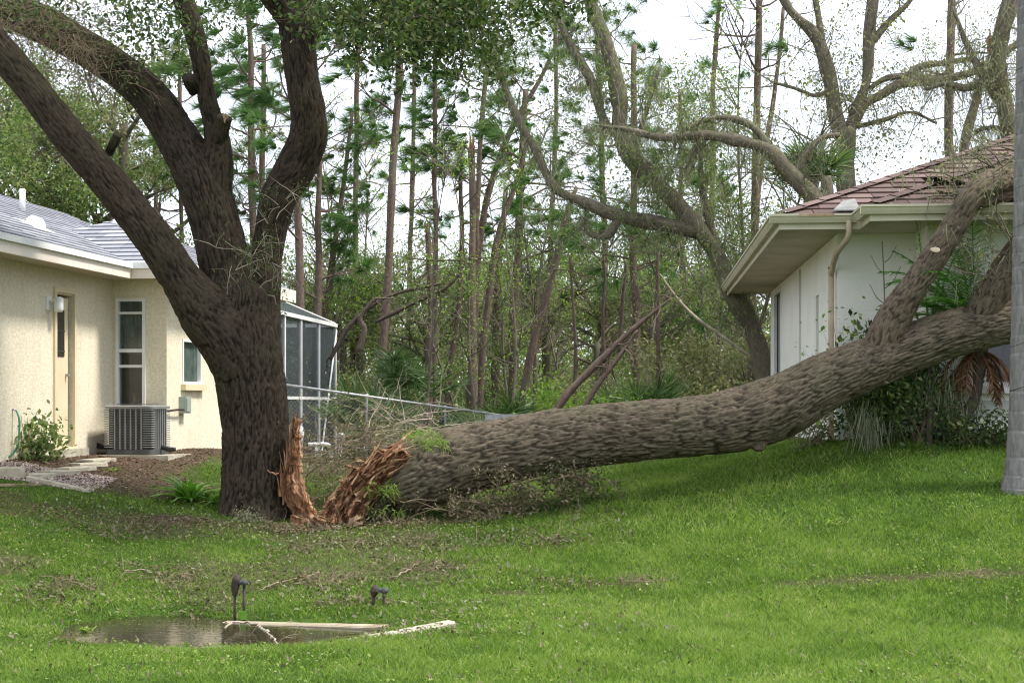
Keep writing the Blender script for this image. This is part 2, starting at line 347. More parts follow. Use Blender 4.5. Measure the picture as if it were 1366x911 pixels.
# puddle
th = np.linspace(0, 2 * math.pi, 65)[:-1]; mb = MB()
pr = np.stack([-2.9 + 2.9 * np.cos(th), 11.5 + 1.2 * np.sin(th), np.full(64, WZ)], -1)
mb.add(np.vstack([pr, [-2.9, 11.5, WZ]]), None, [(k, (k + 1) % 64, 64) for k in range(64)])
m, n, b = newmat('puddle_water'); b.inputs['Base Color'].default_value = (.035, .03, .018, 1); b.inputs['Roughness'].default_value = .04
b.inputs['IOR'].default_value = 1.33; b.inputs['Specular IOR Level'].default_value = .5
bump(n, noise(n, coords(n, None, (3, 9, 1)), 2.5, 3), b, .12, .02)
tag(mb.build('puddle_water', m), 'dark shallow puddle in the hollow of the lawn', None, None, 'structure')
# concrete edges of the flooded culvert
M['concrete'] = mat_plain('old_concrete', (.30, .27, .20), (.52, .48, .38), 7, .9, .6, 60)
M['wetconc'] = mat_plain('algae_stained_concrete', (.20, .15, .07), (.42, .37, .27), 3, .6, .5, 50)
def slab_between(name, p, q, width, h, mat, label, cat, group=None, seed=0, parent=None):
    """long rough-edged kerb or board from p to q (top centre line)"""
    g = np.random.default_rng(seed); p = np.asarray(p, float); q = np.asarray(q, float); L_ = np.linalg.norm(q - p); d = (q - p) / L_
    s_ = np.cross(d, [0, 0, 1]); s_ /= np.linalg.norm(s_); up = np.cross(s_, d); k = max(2, int(L_ / .09)); V = []
    for i_ in range(k + 1):
        c = p + d * L_ * i_ / k; e = g.normal(0, .003, 8)
        w_ = width / 2; c2 = .012
        for (a_, b_), e1 in zip([(-w_, -h), (w_, -h), (w_, -c2), (w_ - c2, 0), (-w_ + c2, 0), (-w_, -c2)], e): V.append(c + s_ * (a_ + e1) + up * (b_ + e1 * .4))
    V = np.array(V); Q = [(6 * i_ + j_, 6 * i_ + (j_ + 1) % 6, 6 * i_ + 6 + (j_ + 1) % 6, 6 * i_ + 6 + j_) for i_ in range(k) for j_ in range(6)]
    Q += [(0, 3, 2, 1), (0, 5, 4, 3)]; o_ = 6 * k; Q += [(o_, o_ + 1, o_ + 2, o_ + 3), (o_, o_ + 3, o_ + 4, o_ + 5)]
    mid = (p + q) / 2; m_ = MB().add(V - mid, Q); o = m_.build(name, mat, parent, loc=mid)
    if label: tag(o, label, cat, group)
    return o
slab_between('concrete_edge', A(-2.32, 12.12, WZ + .004), A(-.98, 11.72, WZ + .03), .12, .18, M['wetconc'], 'yellow stained concrete edge along the far side of the puddle', 'concrete edge', 'concrete edges of the flooded drain', 1)
slab_between('concrete_edge', A(-1.62, 10.62, gz(-1.62, 10.62) + .05), A(-.45, 11.25, gz(-.45, 11.25) + .04), .13, .18, M['concrete'], 'pale concrete edge running out of the near side of the puddle into grass', 'concrete edge', 'concrete edges of the flooded drain', 2)
# ---------------------------------------------------------------- building helpers
def cells(mb, axis, pos, th_, u0, u1, z0, z1, holes):
    """wall with real openings; axis 'x': runs along y at x=pos; axis 'y': runs along x at y=pos"""
    us = sorted({u0, u1, *[h[0] for h in holes], *[h[1] for h in holes]}); zs = sorted({z0, z1, *[h[2] for h in holes], *[h[3] for h in holes]})
    for ua, ub in zip(us, us[1:]):
        for za, zb in zip(zs, zs[1:]):
            c = ((ua + ub) / 2, (za + zb) / 2)
            if any(h[0] < c[0] < h[1] and h[2] < c[1] < h[3] for h in holes): continue
            if axis == 'x': mb.box(pos, pos + th_, ua, ub, za, zb)
            else: mb.box(ua, ub, pos, pos + th_, za, zb)
def clip(poly, f):
    out = []
    for k in range(len(poly)):
        p, q = poly[k - 1], poly[k]; a_, b_ = f(p), f(q)
        if (a_ >= 0) != (b_ >= 0): t = a_ / (a_ - b_); out.append((p[0] + (q[0] - p[0]) * t, p[1] + (q[1] - p[1]) * t))
        if b_ >= 0: out.append(q)
    return out
SH = {}
def lay_shingles(roof, planes, mat, toworld, course=.22, tab=.3, key='a', nmax=300):
    """planes: (origin, along, up, convex polygon in along/up metres)"""
    g = np.random.default_rng(len(planes) * 7 + ord(key)); full, part = [], []
    wid = [.26, .31, .36]
    for O, ea, eu, poly in planes:
        O, ea, eu = A(*O), A(*ea), A(*eu); ea /= np.linalg.norm(ea); eu /= np.linalg.norm(eu); nn = np.cross(ea, eu)
        if nn[2] < 0: nn = -nn
        cen = np.mean(poly, 0); ed = []
        for k in range(len(poly)):
            p, q = np.array(poly[k - 1]), np.array(poly[k]); nr = np.array([-(q - p)[1], (q - p)[0]]); nr = nr / np.linalg.norm(nr)
            if nr.dot(cen - p) < 0: nr = -nr
            ed.append((p, nr))
        s0, s1 = min(p[0] for p in poly), max(p[0] for p in poly); t0, t1 = min(p[1] for p in poly), max(p[1] for p in poly)
        r_ = 0
        while t0 + r_ * course < t1:
            ta, tb = t0 + r_ * course - .012, t0 + (r_ + 1) * course + .02; s_ = s0 - g.uniform(0, tab)
            while s_ < s1:
                k = int(g.integers(0, 3)); wv = wid[k]; rect = [(s_, ta), (s_ + wv - .008, ta), (s_ + wv - .008, tb), (s_, tb)]; pl = rect
                for p, nr in ed: pl = clip(pl, lambda z, p=p, nr=nr: (z[0] - p[0]) * nr[0] + (z[1] - p[1]) * nr[1] + .012) if pl else pl
                if len(pl) >= 3:
                    if len(pl) == 4 and all(abs(x[0] - y[0]) + abs(x[1] - y[1]) < 1e-6 for x, y in zip(sorted(pl), sorted(rect))):
                        pos = O + ea * s_ + eu * ta; full.append((np.linalg.norm(toworld(pos) - A(0, 0, EZ)), k, pos, ea, eu, nn))
                    else: part.append((O, ea, eu, nn, pl, ta, tb))
                s_ += wv
            r_ += 1
    full.sort(key=lambda x: x[0]); hgt = lambda f: .022 * (1 - f) + .007
    def solid(mb_, O, ea, eu, nn, pl, ta, tb, tint):
        m_ = len(pl); top = [O + ea * p[0] + eu * p[1] + nn * hgt((p[1] - ta) / (tb - ta)) for p in pl]; bot = [O + ea * p[0] + eu * p[1] + nn * -.004 for p in pl]
        base = [(0, k, k + 1) for k in range(1, m_ - 1)]; sd_ = [(k, (k + 1) % m_, m_ + (k + 1) % m_) for k in range(m_)] + [(k, m_ + (k + 1) % m_, m_ + k) for k in range(m_)]
        mb_.add(np.array(top + bot), None, base + sd_, tint=tint)
    me = {}
    for k in range(3):
        for c in range(5):
            b_ = MB(); H = course + .032; solid(b_, A(0, 0, 0), A(1, 0, 0), A(0, 1, 0), A(0, 0, 1), [(0, 0), (wid[k] - .008, 0), (wid[k] - .008, H), (0, H)], 0, H, c / 4)
            x = b_.mesh('shingle'); x.materials.append(mat); me[k, c] = x
    for d_, k, pos, ea, eu, nn in full[:nmax]:
        o = bpy.data.objects.new('shingle', me[k, int(g.integers(0, 5))]); C.objects.link(o); o.parent = roof
        mt = Matrix.Identity(4)
        for r_ in range(3): mt[r_][0], mt[r_][1], mt[r_][2], mt[r_][3] = float(ea[r_]), float(eu[r_]), float(nn[r_]), float(pos[r_] + nn[r_] * g.uniform(0, .004))
        if key == 'b' and g.random() < .012: mt = mt @ Matrix.Rotation(g.uniform(-.12, .12), 4, 'Z')
        o.matrix_local = mt
    rest = MB()
    for d_, k, pos, ea, eu, nn in full[nmax:]:
        H = course + .032; solid(rest, pos, ea, eu, nn, [(0, 0), (wid[k] - .008, 0), (wid[k] - .008, H), (0, H)], 0, H, g.integers(0, 5) / 4)
    for O, ea, eu, nn, pl, ta, tb in part: solid(rest, O, ea, eu, nn, pl, ta, tb, g.integers(0, 5) / 4)
    tag(rest.build('shingles', mat, roof), kind='stuff')
def mat_shingle(name, cols):
    m, n, b = newmat(name); t = node(n, 'ShaderNodeAttribute', attribute_name='tint').outputs['Fac']
    c = ramp(n, t, [(k / (len(cols) - 1), c_) for k, c_ in enumerate(cols)])
    c = mixc(n, 1., c, ramp(n, noise(n, coords(n), 130, 2), [(.3, (.7, .7, .7)), (.7, (1.2, 1.2, 1.2))]), 'MULTIPLY')
    n.links.new(c, b.inputs['Base Color']); b.inputs['Roughness'].default_value = .9; return m
def frame_box(mb, axis, pos, u0, u1, z0, z1, w_, d0, d1):
    for (a_, b_, c_, d_) in ((u0, u1, z0, z0 + w_), (u0, u1, z1 - w_, z1), (u0, u0 + w_, z0 + w_, z1 - w_), (u1 - w_, u1, z0 + w_, z1 - w_)):
        if axis == 'x': mb.box(pos + d0, pos + d1, a_, b_, c_, d_)
        else: mb.box(a_, b_, pos + d0, pos + d1, c_, d_)
def mat_stucco(name, c1, c2, c3, sc=34):
    m, n, b = newmat(name); v = coords(n)
    c = ramp(n, noise(n, v, 1.4, 6, .6), [(.3, c1), (.65, c2)]); c = mixc(n, ramp(n, noise(n, coords(n, None, (5, 5, .9)), 1.2, 5), [(.5, (0, 0, 0)), (.75, (.55,) * 3)]), c, c3)
    c = mixc(n, 1., c, ramp(n, noise(n, v, 24, 5), [(.35, (.86, .85, .82)), (.65, (1.05, 1.05, 1.05))]), 'MULTIPLY')
    n.links.new(c, b.inputs['Base Color']); b.inputs['Roughness'].default_value = .92; b.inputs['Specular IOR Level'].default_value = .15
    bump(n, noise(n, v, sc, 4, .6), b, .5, .014); return m
M['stucco'] = mat_stucco('cream_stucco', (.72, .65, .50), (.79, .72, .57), (.64, .56, .42))
M['trimcream'] = mat_plain('cream_trim_paint', (.66, .55, .36), (.74, .63, .44), 3, .6, .1)
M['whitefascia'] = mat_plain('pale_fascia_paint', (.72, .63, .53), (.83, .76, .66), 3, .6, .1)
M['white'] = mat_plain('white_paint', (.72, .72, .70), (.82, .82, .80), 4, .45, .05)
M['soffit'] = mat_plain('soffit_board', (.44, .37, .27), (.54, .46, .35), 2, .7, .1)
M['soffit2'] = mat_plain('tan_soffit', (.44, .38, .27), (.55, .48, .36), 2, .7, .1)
M['gutter'] = mat_plain('cream_gutter', (.50, .46, .33), (.62, .57, .42), 2.5, .5, .1)
M['rust'] = mat_plain('rust_stained_gutter', (.28, .15, .07), (.5, .4, .26), 9, .7, .1)
M['pipe'] = mat_plain('beige_downspout', (.44, .34, .24), (.60, .50, .38), 4, .6, .1)
m, n, b = newmat('dark_glass'); b.inputs['Base Color'].default_value = (.012, .014, .016, 1); b.inputs['Roughness'].default_value = .05; M['glass'] = m
m, n, b = newmat('clear_glass'); b = node(n, 'ShaderNodeBsdfGlossy', Roughness=.02)
tr = n.nodes.new('ShaderNodeBsdfTransparent'); tr.inputs[0].default_value = (.8, .83, .82, 1); ms = n.nodes.new('ShaderNodeMixShader'); ms.inputs[0].default_value = .045
n.links.new(tr.outputs[0], ms.inputs[1]); n.links.new(b.outputs[0], ms.inputs[2]); n.links.new(ms.outputs[0], n.nodes['Material Output'].inputs[0]); M['clear'] = m
M['curtain'] = mat_plain('pale_curtain', (.10, .13, .12), (.26, .31, .28), 6, .9, .1)
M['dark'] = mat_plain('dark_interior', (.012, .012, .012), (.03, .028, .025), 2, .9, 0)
M['amber'] = mat_plain('amber_interior', (.05, .03, .02), (.22, .13, .05), 9, .8, 0)
M['acgrey'] = mat_plain('grey_coated_metal', (.20, .20, .195), (.27, .27, .26), 5, .5, .05, spec=.5)
M['acdark'] = mat_plain('dark_fin_metal', (.03, .032, .033), (.07, .07, .07), 5, .6, 0)
M['acbase'] = mat_plain('dark_base_plastic', (.05, .052, .055), (.09, .09, .09), 5, .6, 0)
M['black'] = mat_plain('black_rubber', (.012, .012, .012), (.03, .03, .03), 8, .5, .1)
M['green'] = mat_plain('green_hose', (.02, .16, .09), (.05, .26, .15), 4, .4, 0, spec=.5)
M['rustpipe'] = mat_plain('rusty_pipe', (.018, .015, .011), (.07, .052, .036), 14, .7, .4)
M['boxgreen'] = mat_plain('grey_green_metal', (.22, .27, .23), (.32, .37, .32), 4, .5, .05)
M['galv'] = mat_plain('galvanised_steel', (.30, .31, .32), (.48, .49, .50), 9, .45, .05, metal=.5, spec=.5)
# ---------------------------------------------------------------- left house (local axes: +x right, +y away; rotated onto the wall line)
RZ = -math.atan(.155); HO = A(-5.78, 21.7, 1.0)
house = thing('house', 'cream stucco bungalow with pale grey shingled roof behind the standing oak', 'house', HO, RZ)
cr, sr = math.cos(RZ), math.sin(RZ)
def tw(p): return HO + A(cr * p[0] - sr * p[1], sr * p[0] + cr * p[1], p[2])
SZ = 2.42
w_ = MB()
cells(w_, 'x', -.2, .2, -9, 0, -.5, SZ + .1, [(-1.84, -1.31, .06, 2.10)])
cells(w_, 'y', 0, .2, .0, .82, -.5, SZ + .1, [(.05, .50, .52, 2.16)])
cells(w_, 'x', .62, .2, .2, 4.5, -.5, SZ + .1, [(.6, 1.37, .93, 1.60)])
w_.box(-2.5, +.62, 4.3, 4.5, -.5, SZ)
w_.build('wall', M['stucco'], house)
MB().box(-2.5, -.25, -9, 4.2, -.4, 2.2).build('room_shade_backing', M['dark'], house)  # near-black block, colour stands in for the unlit rooms
rfm = mat_shingle('pale_grey_shingle', [(.22, .225, .25), (.29, .295, .325), (.33, .335, .37), (.37, .375, .41), (.26, .265, .295)])
roof = MB(); z0 = SZ + .18; k = .42
def slab_poly(mb, pts, th_=.05):
    n_ = len(pts); T_ = [A(*p) for p in pts]; B_ = [p - A(0, 0, th_) for p in T_]
    mb.add(np.array(T_ + B_), None, [(0, i_, i_ + 1) for i_ in range(1, n_ - 1)] + [(n_, n_ + i_ + 1, n_ + i_) for i_ in range(1, n_ - 1)] + [(i_, n_ + (i_ + 1) % n_, (i_ + 1) % n_) for i_ in range(n_)] + [(i_, n_ + i_, n_ + (i_ + 1) % n_) for i_ in range(n_)])
slab_poly(roof, [(.45, -10, z0), (.45, 4.7, z0), (-2.97, 4.7, z0 + 3.42 * k), (-2.97, -10, z0 + 3.42 * k)])
slab_poly(roof, [(-2.97, -10, z0 + 3.42 * k), (-2.97, 4.7, z0 + 3.42 * k), (-7, 4.7, z0), (-7, -10, z0)])
slab_poly(roof, [(.45, -.45, z0), (1.27, -.45, z0), (-.78, 1.6, z0 + 2.05 * k), (-1.19, 1.19, z0 + 1.64 * k)])
slab_poly(roof, [(1.27, -.45, z0), (1.27, 4.7, z0), (-.78, 4.7, z0 + 2.05 * k), (-.78, 1.6, z0 + 2.05 * k)])
slab_poly(roof, [(-1.19, 1.19, z0 + 1.64 * k), (-.78, 1.6, z0 + 2.05 * k), (-.78, 4.7, z0 + 2.05 * k), (-1.19, 4.7, z0 + 1.64 * k)])
roof = roof.build('roof', rfm, house); q = math.sqrt(1 + k * k)
lay_shingles(roof, [((.45, -8.5, z0), (0, 1, 0), (-1, 0, k), [(0, -.02), (13.1, -.02), (13.1, 3.42 * q), (0, 3.42 * q)]),
  ((0, -.45, z0), (1, 0, 0), (0, 1, k), [(.45, -.02), (1.27, -.02), (-.78, 2.05 * q), (-1.19, 1.64 * q)]),
  ((1.27, -.45, z0), (0, 1, 0), (-1, 0, k), [(0, -.02), (5.1, -.02), (5.1, 2.05 * q), (2.05, 2.05 * q)])], rfm, tw, course=.2, key='a')
f = MB(); f.box(.45, .49, -10, -.492, SZ - .02, z0 + .01); f.box(.49, 1.31, -.49, -.45, SZ - .02, z0 + .01); f.box(1.27, 1.31, -.45, 4.7, SZ - .02, z0 + .01)
f.build('fascia', M['whitefascia'], house)
f = MB(); f.box(.49, .53, -10, -.53, z0 - .06, z0 + .02); f.box(.53, 1.35, -.53, -.49, z0 - .06, z0 + .02); f.build('drip_edge', M['white'], house)
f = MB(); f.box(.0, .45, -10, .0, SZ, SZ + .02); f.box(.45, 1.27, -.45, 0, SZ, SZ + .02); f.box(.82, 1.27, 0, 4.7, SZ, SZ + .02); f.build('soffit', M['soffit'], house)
# door with its window, frame, knob
d = MB(); d.box(-.09, -.05, -1.80, -1.35, .06, 2.06); door = d.build('door', M['trimcream'], house)
d = MB(); d.box(-.05, -.04, -1.80, -1.47, 1.27, 1.90); d.build('pane', M['glass'], door)
d = MB()
for zz in (1.33, 1.60): d.box(-.04, -.03, -1.79, -1.48, zz, zz + .022)
d.build('louvre', M['acdark'], door)
d = MB(); d.box(-.05, .0, -1.43, -1.40, 1.0, 1.04); d.build('handle', M['galv'], door)
d = MB(); frame_box(d, 'x', 0, -1.90, -1.25, .0, 2.18, .06, -.03, .035); d.build('door_frame', M['trimcream'], house)
d = MB(); d.box(.0, .16, -2.0, -1.15, -.12, .03); d.build('doorstep', M['concrete'], house)
l = MB(); l.box(.0, .03, -2.12, -2.0, 1.86, 2.04); l.box(.03, .12, -2.07, -2.04, 1.98, 2.0)
lp = l.build('wall_lamp', M['white'], house); l = MB(); tube(l, [(.13, -2.0, 1.84, .05), (.13, -2.0, 1.87, .062), (.13, -2.0, 2.02, .062), (.13, -2.0, 2.04, .03)], 14); l.build('lamp_shade', M['white'], lp, True)
# tall window: frame, rails, panes, curtain
d = MB(); frame_box(d, 'y', 0, .05, .50, .52, 2.16, .045, -.02, .06)
win = d.build('window', M['white'], house); d = MB()
for zz, hh in ((1.93, .035), (1.38, .05), (1.16, .04)): d.box(.095, .455, .0, .05, zz, zz + hh)
d.build('window_rail', M['white'], win)
for za, zb in ((.565, 1.16), (1.2, 1.38), (1.43, 1.93), (1.965, 2.115)): MB().box(.096, .454, .03, .035, za + .001, zb - .001).build('pane', M['clear'], win)
cu = MB(); xs_ = np.linspace(.08, .47, 60); yv = .1 + .016 * np.sin(xs_ * 75) + .006 * np.sin(xs_ * 190)
cu.add(np.vstack([np.stack([xs_, yv, np.full(60, 1.36)], 1), np.stack([xs_, yv, np.full(60, 2.14)], 1)]), [(i_, i_ + 1, i_ + 61, i_ + 60) for i_ in range(59)]); cu.build('curtain', M['curtain'], win)
d = MB(); d.box(.01, .61, .55, .6, .2, 2.3); d.box(.004, .02, .2, .55, .2, 2.3); d.box(.60, .615, .2, .55, .2, 2.3); d.box(.02, .6, .2, .55, .3, .4); d.box(.02, .6, .2, .55, 2.25, 2.3); d.build('room_shade_backing', M['dark'], house)  # near-black panels stand in for room shade, covering the lit cream walls inside
d = MB(); d.box(.14, .27, .3, .42, .45, .66); d.box(.30, .41, .3, .42, .45, .62); d.box(.18, .22, .3, .36, .66, .8); d.build('interior_shelf', M['amber'], win)
# side window
d = MB(); frame_box(d, 'x', .82, .6, 1.37, .93, 1.60, .04, -.06, .015); w2 = d.build('window', M['white'], house)
MB().box(.76, .77, .64, 1.33, .97, 1.56).build('pane', M['curtain'], w2)
MB().box(.775, .78, .64, 1.33, .97, 1.56).build('glazing', M['clear'], w2)
MB().box(.78, .90, .54, 1.43, .84, .93).build('window_sill', M['trimcream'], house)
# meter box with conduit, pipes on the roof
d = MB(); d.box(.82, .93, .46, .66, .50, .74); d.box(.93, .945, .48, .64, .52, .72); bx = d.build('electrical_box', M['boxgreen'], house)
d = MB(); tube(d, [(.90, .45, .55, .016), (.90, .2, .55, .016), (.86, -.1, .53, .016), (.8, -.3, .48, .016)], 8, .05); d.build('conduit', M['rustpipe'], bx, True)
def sl(a_): return z0 + (.45 - a_) * k
for (px_, py_, rr, hh) in ((-1.9, 1.0, .045, .34),):
    d = MB(); tube(d, [(px_, py_, sl(px_) - .05, rr), (px_, py_, sl(px_) + hh, rr)], 10); d.build('vent_pipe', M['white'], roof, True)
def hood(a_, b_, s_):
    d = MB(); th = np.linspace(0, math.pi, 13); g_ = []
    for yy, sc in ((0, 1), (.6, 1.0), (1.0, .55)):
        g_ += [A(a_ + .1 * s_ - yy * s_ * .9, b_ + math.cos(t_) * s_ * .62 * sc, sl(a_ - yy * s_ * .9) + .02 + math.sin(t_) * s_ * .62 * sc) for t_ in th]
    d.add(np.array(g_), [(r_ * 13 + i_, r_ * 13 + i_ + 1, r_ * 13 + 14 + i_, r_ * 13 + 13 + i_) for r_ in range(2) for i_ in range(12)], [(26, 26 + i_, 27 + i_) for i_ in range(1, 12)] + [(0, i_ + 1, i_) for i_ in range(1, 12)])
    d.box(a_ + .02 - s_ * 1.3, a_ + .3 * s_, b_ - s_ * .9, b_ + s_ * .9, sl(a_) - .02, sl(a_) + .02) if False else None
    slab_poly(d, [(a_ + s_ * .6, b_ - s_ * .95, sl(a_ + s_ * .6) + .035), (a_ + s_ * .6, b_ + s_ * .95, sl(a_ + s_ * .6) + .035), (a_ - s_ * 1.3, b_ + s_ * .95, sl(a_ - s_ * 1.3) + .035), (a_ - s_ * 1.3, b_ - s_ * .95, sl(a_ - s_ * 1.3) + .035)], .02)
    d.build('roof_vent', M['white'], roof, True)
hood(-1.15, -1.75, .27); hood(-.6, -1.05, .22)
# ---------------------------------------------------------------- air conditioner, pad
def loc(a_, b_, z): return tw(A(a_, b_, z))
pad = MB(); pad.box(-.95, .62, -.98, .0, -.28, -.075); pad.box(-3.2, -.95, -.3, 0, -.2, -.1) if False else None
o = pad.build('concrete_pad', M['concrete']); o.location = [float(x) for x in loc(.62, -.02, 0)]; o.rotation_euler = (0, 0, RZ); tag(o, 'low concrete pad under the air conditioner', 'concrete pad')
ac = thing('air_conditioner', 'grey air conditioning unit with louvred sides on the pad below the tall window', 'air conditioner', loc(.60, -.52, -.07), RZ)
hw, hd, H = .345, .34, .68
d = MB(); cc = .07; ring = []
def rring(w1, d1, c1, z):
    o_ = []
    for cx_, cy_, a0 in ((w1 - c1, d1 - c1, 0), (-w1 + c1, d1 - c1, 90), (-w1 + c1, -d1 + c1, 180), (w1 - c1, -d1 + c1, 270)):
        for t_ in (0, 30, 60, 90): o_.append((cx_ + c1 * math.cos(R(a0 + t_)), cy_ + c1 * math.sin(R(a0 + t_)), z))
    return o_
def prism(mb, rings):
    n_ = 16; V = np.array(sum(rings, [])); Q = [(r_ * n_ + i_, r_ * n_ + (i_ + 1) % n_, (r_ + 1) * n_ + (i_ + 1) % n_, (r_ + 1) * n_ + i_) for r_ in range(len(rings) - 1) for i_ in range(n_)]
    l_ = (len(rings) - 1) * n_; mb.add(V, Q, [(0, i_ + 1, i_) for i_ in range(1, n_ - 1)] + [(l_, l_ + i_, l_ + i_ + 1) for i_ in range(1, n_ - 1)])
prism(d, [rring(hw, hd, cc, 0), rring(hw, hd, cc, .075)]); d.build('base', M['acbase'], ac)
d = MB(); prism(d, [rring(hw - .03, hd - .03, cc, .075), rring(hw - .03, hd - .03, cc, H - .04)]); d.build('coil', M['acdark'], ac)
d = MB(); prism(d, [rring(hw + .012, hd + .012, cc, H - .045), rring(hw + .016, hd + .016, cc, H - .01), rring(hw - .02, hd - .02, cc, H + .006)]); d.build('lid', M['acgrey'], ac)
fan = MB()
for r_ in np.arange(.05, .3, .03): tube(fan, [(r_ * math.cos(t_), r_ * math.sin(t_), H + .02, .004) for t_ in np.linspace(0, 2 * math.pi, 25)], 4)
fan.build('fan_grille', M['acdark'], ac)
for sx in (-1, 1):
    for sy in (-1, 1):
        for zz in np.arange(.10, H - .06, .032):
            ch = MB(); w0, d0 = sx * hw, sy * hd
            ch.box(min(w0, w0 - sx * .13), max(w0, w0 - sx * .13), min(d0, d0 - sy * .02) - .0, max(d0, d0 - sy * .02), zz, zz + .014)
            ch.box(min(w0, w0 - sx * .02), max(w0, w0 - sx * .02), min(d0 - sy * .02, d0 - sy * .13), max(d0 - sy * .02, d0 - sy * .13), zz, zz + .014)
            ch.build('louvre', M['acgrey'], ac)
for k_ in range(6):
    x_ = -hw + .15 + k_ * (2 * hw - .30) / 5; MB().box(x_ - .009, x_ + .009, -hd - .004, -hd + .03, .075, H - .045).build('grille_bar', M['acgrey'], ac)
for k_ in range(6):
    x_ = -hd + .15 + k_ * (2 * hd - .30) / 5; MB().box(hw - .03, hw + .004, x_ - .009, x_ + .009, .075, H - .045).build('grille_bar', M['acgrey'], ac)
d = MB()
for zz in np.arange(.09, H - .05, .022): d.box(-hw + .14, hw - .14, -hd + .012, -hd + .018, zz, zz + .004)
d.build('fin_wires', M['acgrey'], ac)
ln = MB(); tube(ln, [(-.86, .44, .22, .02), (-.8, .2, .2, .02), (-.62, .02, .14, .026), (-.45, -.08, .10, .03), (-.33, -.1, .12, .03)], 8, .04); ln.build('refrigerant_line', M['black'], ac, True); ln = MB(); tube(ln, [(-.86, .44, .16, .014), (-.78, .15, .13, .014), (-.55, -.05, .09, .016), (-.33, -.12, .09, .02)], 8, .04)
ln.build('refrigerant_line', M['black'], ac, True); ln = MB(); tube(ln, [(.34, .0, .10, .03), (.46, -.02, .07, .035), (.56, .0, .07, .03)], 8, .03); ln.build('drain_pipe', M['black'], ac, True)
# ---------------------------------------------------------------- pool screen enclosure
E1, E2 = A(-4.75, 27.2), A(-3.99, 33.8); BZ = EZ + 1.78; ed = (E2 - E1) / np.linalg.norm(E2 - E1)
enc = thing('screen_enclosure', 'white framed screened pool enclosure behind the standing oak', 'screen enclosure', (E2[0], E2[1], .55))
off = A(E2[0], E2[1], .55); ang = math.atan2(ed[1], ed[0]); cE, sE = math.cos(ang), math.sin(ang); RM = np.array([[cE, -sE, 0], [sE, cE, 0], [0, 0, 1]])
m, n, b = newmat('insect_screen'); b.inputs['Base Color'].default_value = (.05, .065, .07, 1); b.inputs['Roughness'].default_value = .7
tr = n.nodes.new('ShaderNodeBsdfTransparent'); ms = n.nodes.new('ShaderNodeMixShader'); ms.inputs[0].default_value = .45
n.links.new(tr.outputs[0], ms.inputs[1]); n.links.new(b.outputs[0], ms.inputs[2]); n.links.new(ms.outputs[0], n.nodes['Material Output'].inputs[0]); M['screen'] = m
def eb(nm, x0, x1, y0, y1, za, zb, mat): return MB().box(x0, x1, y0, y1, za - .55, zb - .55, (RM, A(0, 0, 0))).build(nm, mat, enc)
LE = np.linalg.norm(E2 - E1); gl = .45
us_ = [371, 401, 425]; px_ = [(-((E1[0] + ed[0] * s_) / (E1[1] + ed[1] * s_)), s_) for s_ in np.linspace(0, LE, 500)]
def s_of(u): return min(((abs((E1[0] + ed[0] * s_) / (E1[1] + ed[1] * s_) * F + CX - u), s_) for s_ in np.linspace(0, LE, 700)))[1] - LE
posts = [-LE, s_of(371), s_of(379), s_of(401), s_of(425), 0]
for s_ in posts: eb('post', s_ - .03, s_ + .03, -.03, .03, gl, BZ, M['white'])
for s_ in (1.3, 3.0, 5.0): eb('post', -.03, .03, s_ - .03, s_ + .03, gl, BZ, M['white'])
eb('top_beam', -LE, .05, -.05, .05, BZ, BZ + .08, M['white']); eb('top_beam', -.05, .05, .05, 5.2, BZ, BZ + .08, M['white'])
for p_, q_ in zip(posts, posts[1:]):
    eb('mid_rail', p_ + .03, q_ - .03, -.02, .02, EZ + .14, EZ + .20, M['white']); eb('screen_panel', p_ + .03, q_ - .03, -.004, .004, gl, BZ, M['screen'])
for p_, q_ in ((0, 1.3), (1.3, 3), (3, 5)): eb('screen_panel', -.004, .004, p_ + .03, q_ - .03, gl, BZ, M['screen'])
br = MB(); tube(br, [(-.06, -.05, BZ - .62, .02), (posts[-2] + .05, -.05, gl - .45, .02)], 6); br.V = [v_ @ RM.T for v_ in br.V]; br.build('brace', M['white'], enc)
rf = MB(); tops = [A(-LE, .8, BZ + .55), A(-1.6, .8, BZ + .50), A(-1.0, 5, BZ + .5)]
slab_poly(rf, [(-LE, 0, BZ + .085), (-.05, 0, BZ + .085), tuple(tops[1]), tuple(tops[0])], .02); rf.V = [v_ @ RM.T - A(0, 0, .55) for v_ in rf.V]; rf.build('roof_panel', M['screen'], enc)
rf = MB(); tube(rf, [(-.0, 0, BZ + .085, .02), (*tops[1], .02)], 6); rf.V = [v_ @ RM.T - A(0, 0, .55) for v_ in rf.V]; rf.build('roof_beam', M['white'], enc)
bw = MB(); bw.box(-LE, -.3, 2.6, 2.7, gl, BZ, (RM, A(0, 0, -.55))); bw.build('rear_wall', mat_plain('blue_grey_wall', (.14, .17, .20), (.22, .26, .30), 1, .9, 0), enc)
# white pool pump pipes
pu = thing('pool_plumbing', 'white plastic pool pipes and filter at the foot of the screened enclosure', 'pool plumbing', (-3.75, 27.6, gz(-3.75, 27.6)))
d = MB(); tube(d, [(-.15, 0, 0, .05), (-.15, 0, .42, .05), (-.15, 0, .46, .075), (-.15, 0, .58, .075), (-.15, 0, .64, .03)], 12); d.build('filter', M['white'], pu, True)
d = MB(); tube(d, [(.0, 0, .3, .04), (.35, 0, .3, .04), (.42, 0, .2, .04), (.42, 0, -.2, .04)], 8, .05); tube(d, [(.15, 0, .3, .035), (.15, 0, -.1, .035)], 8); tube(d, [(.3, .0, .0, .035), (.55, 0, .0, .035), (.6, 0, .4, .035)], 8, .05); d.build('pipe', M['white'], pu, True)
d = MB(); tube(d, [(.6, 0, .33, .075), (.6, 0, .48, .08), (.6, 0, .52, .05)], 10); d.build('valve', M['galv'], pu, True)
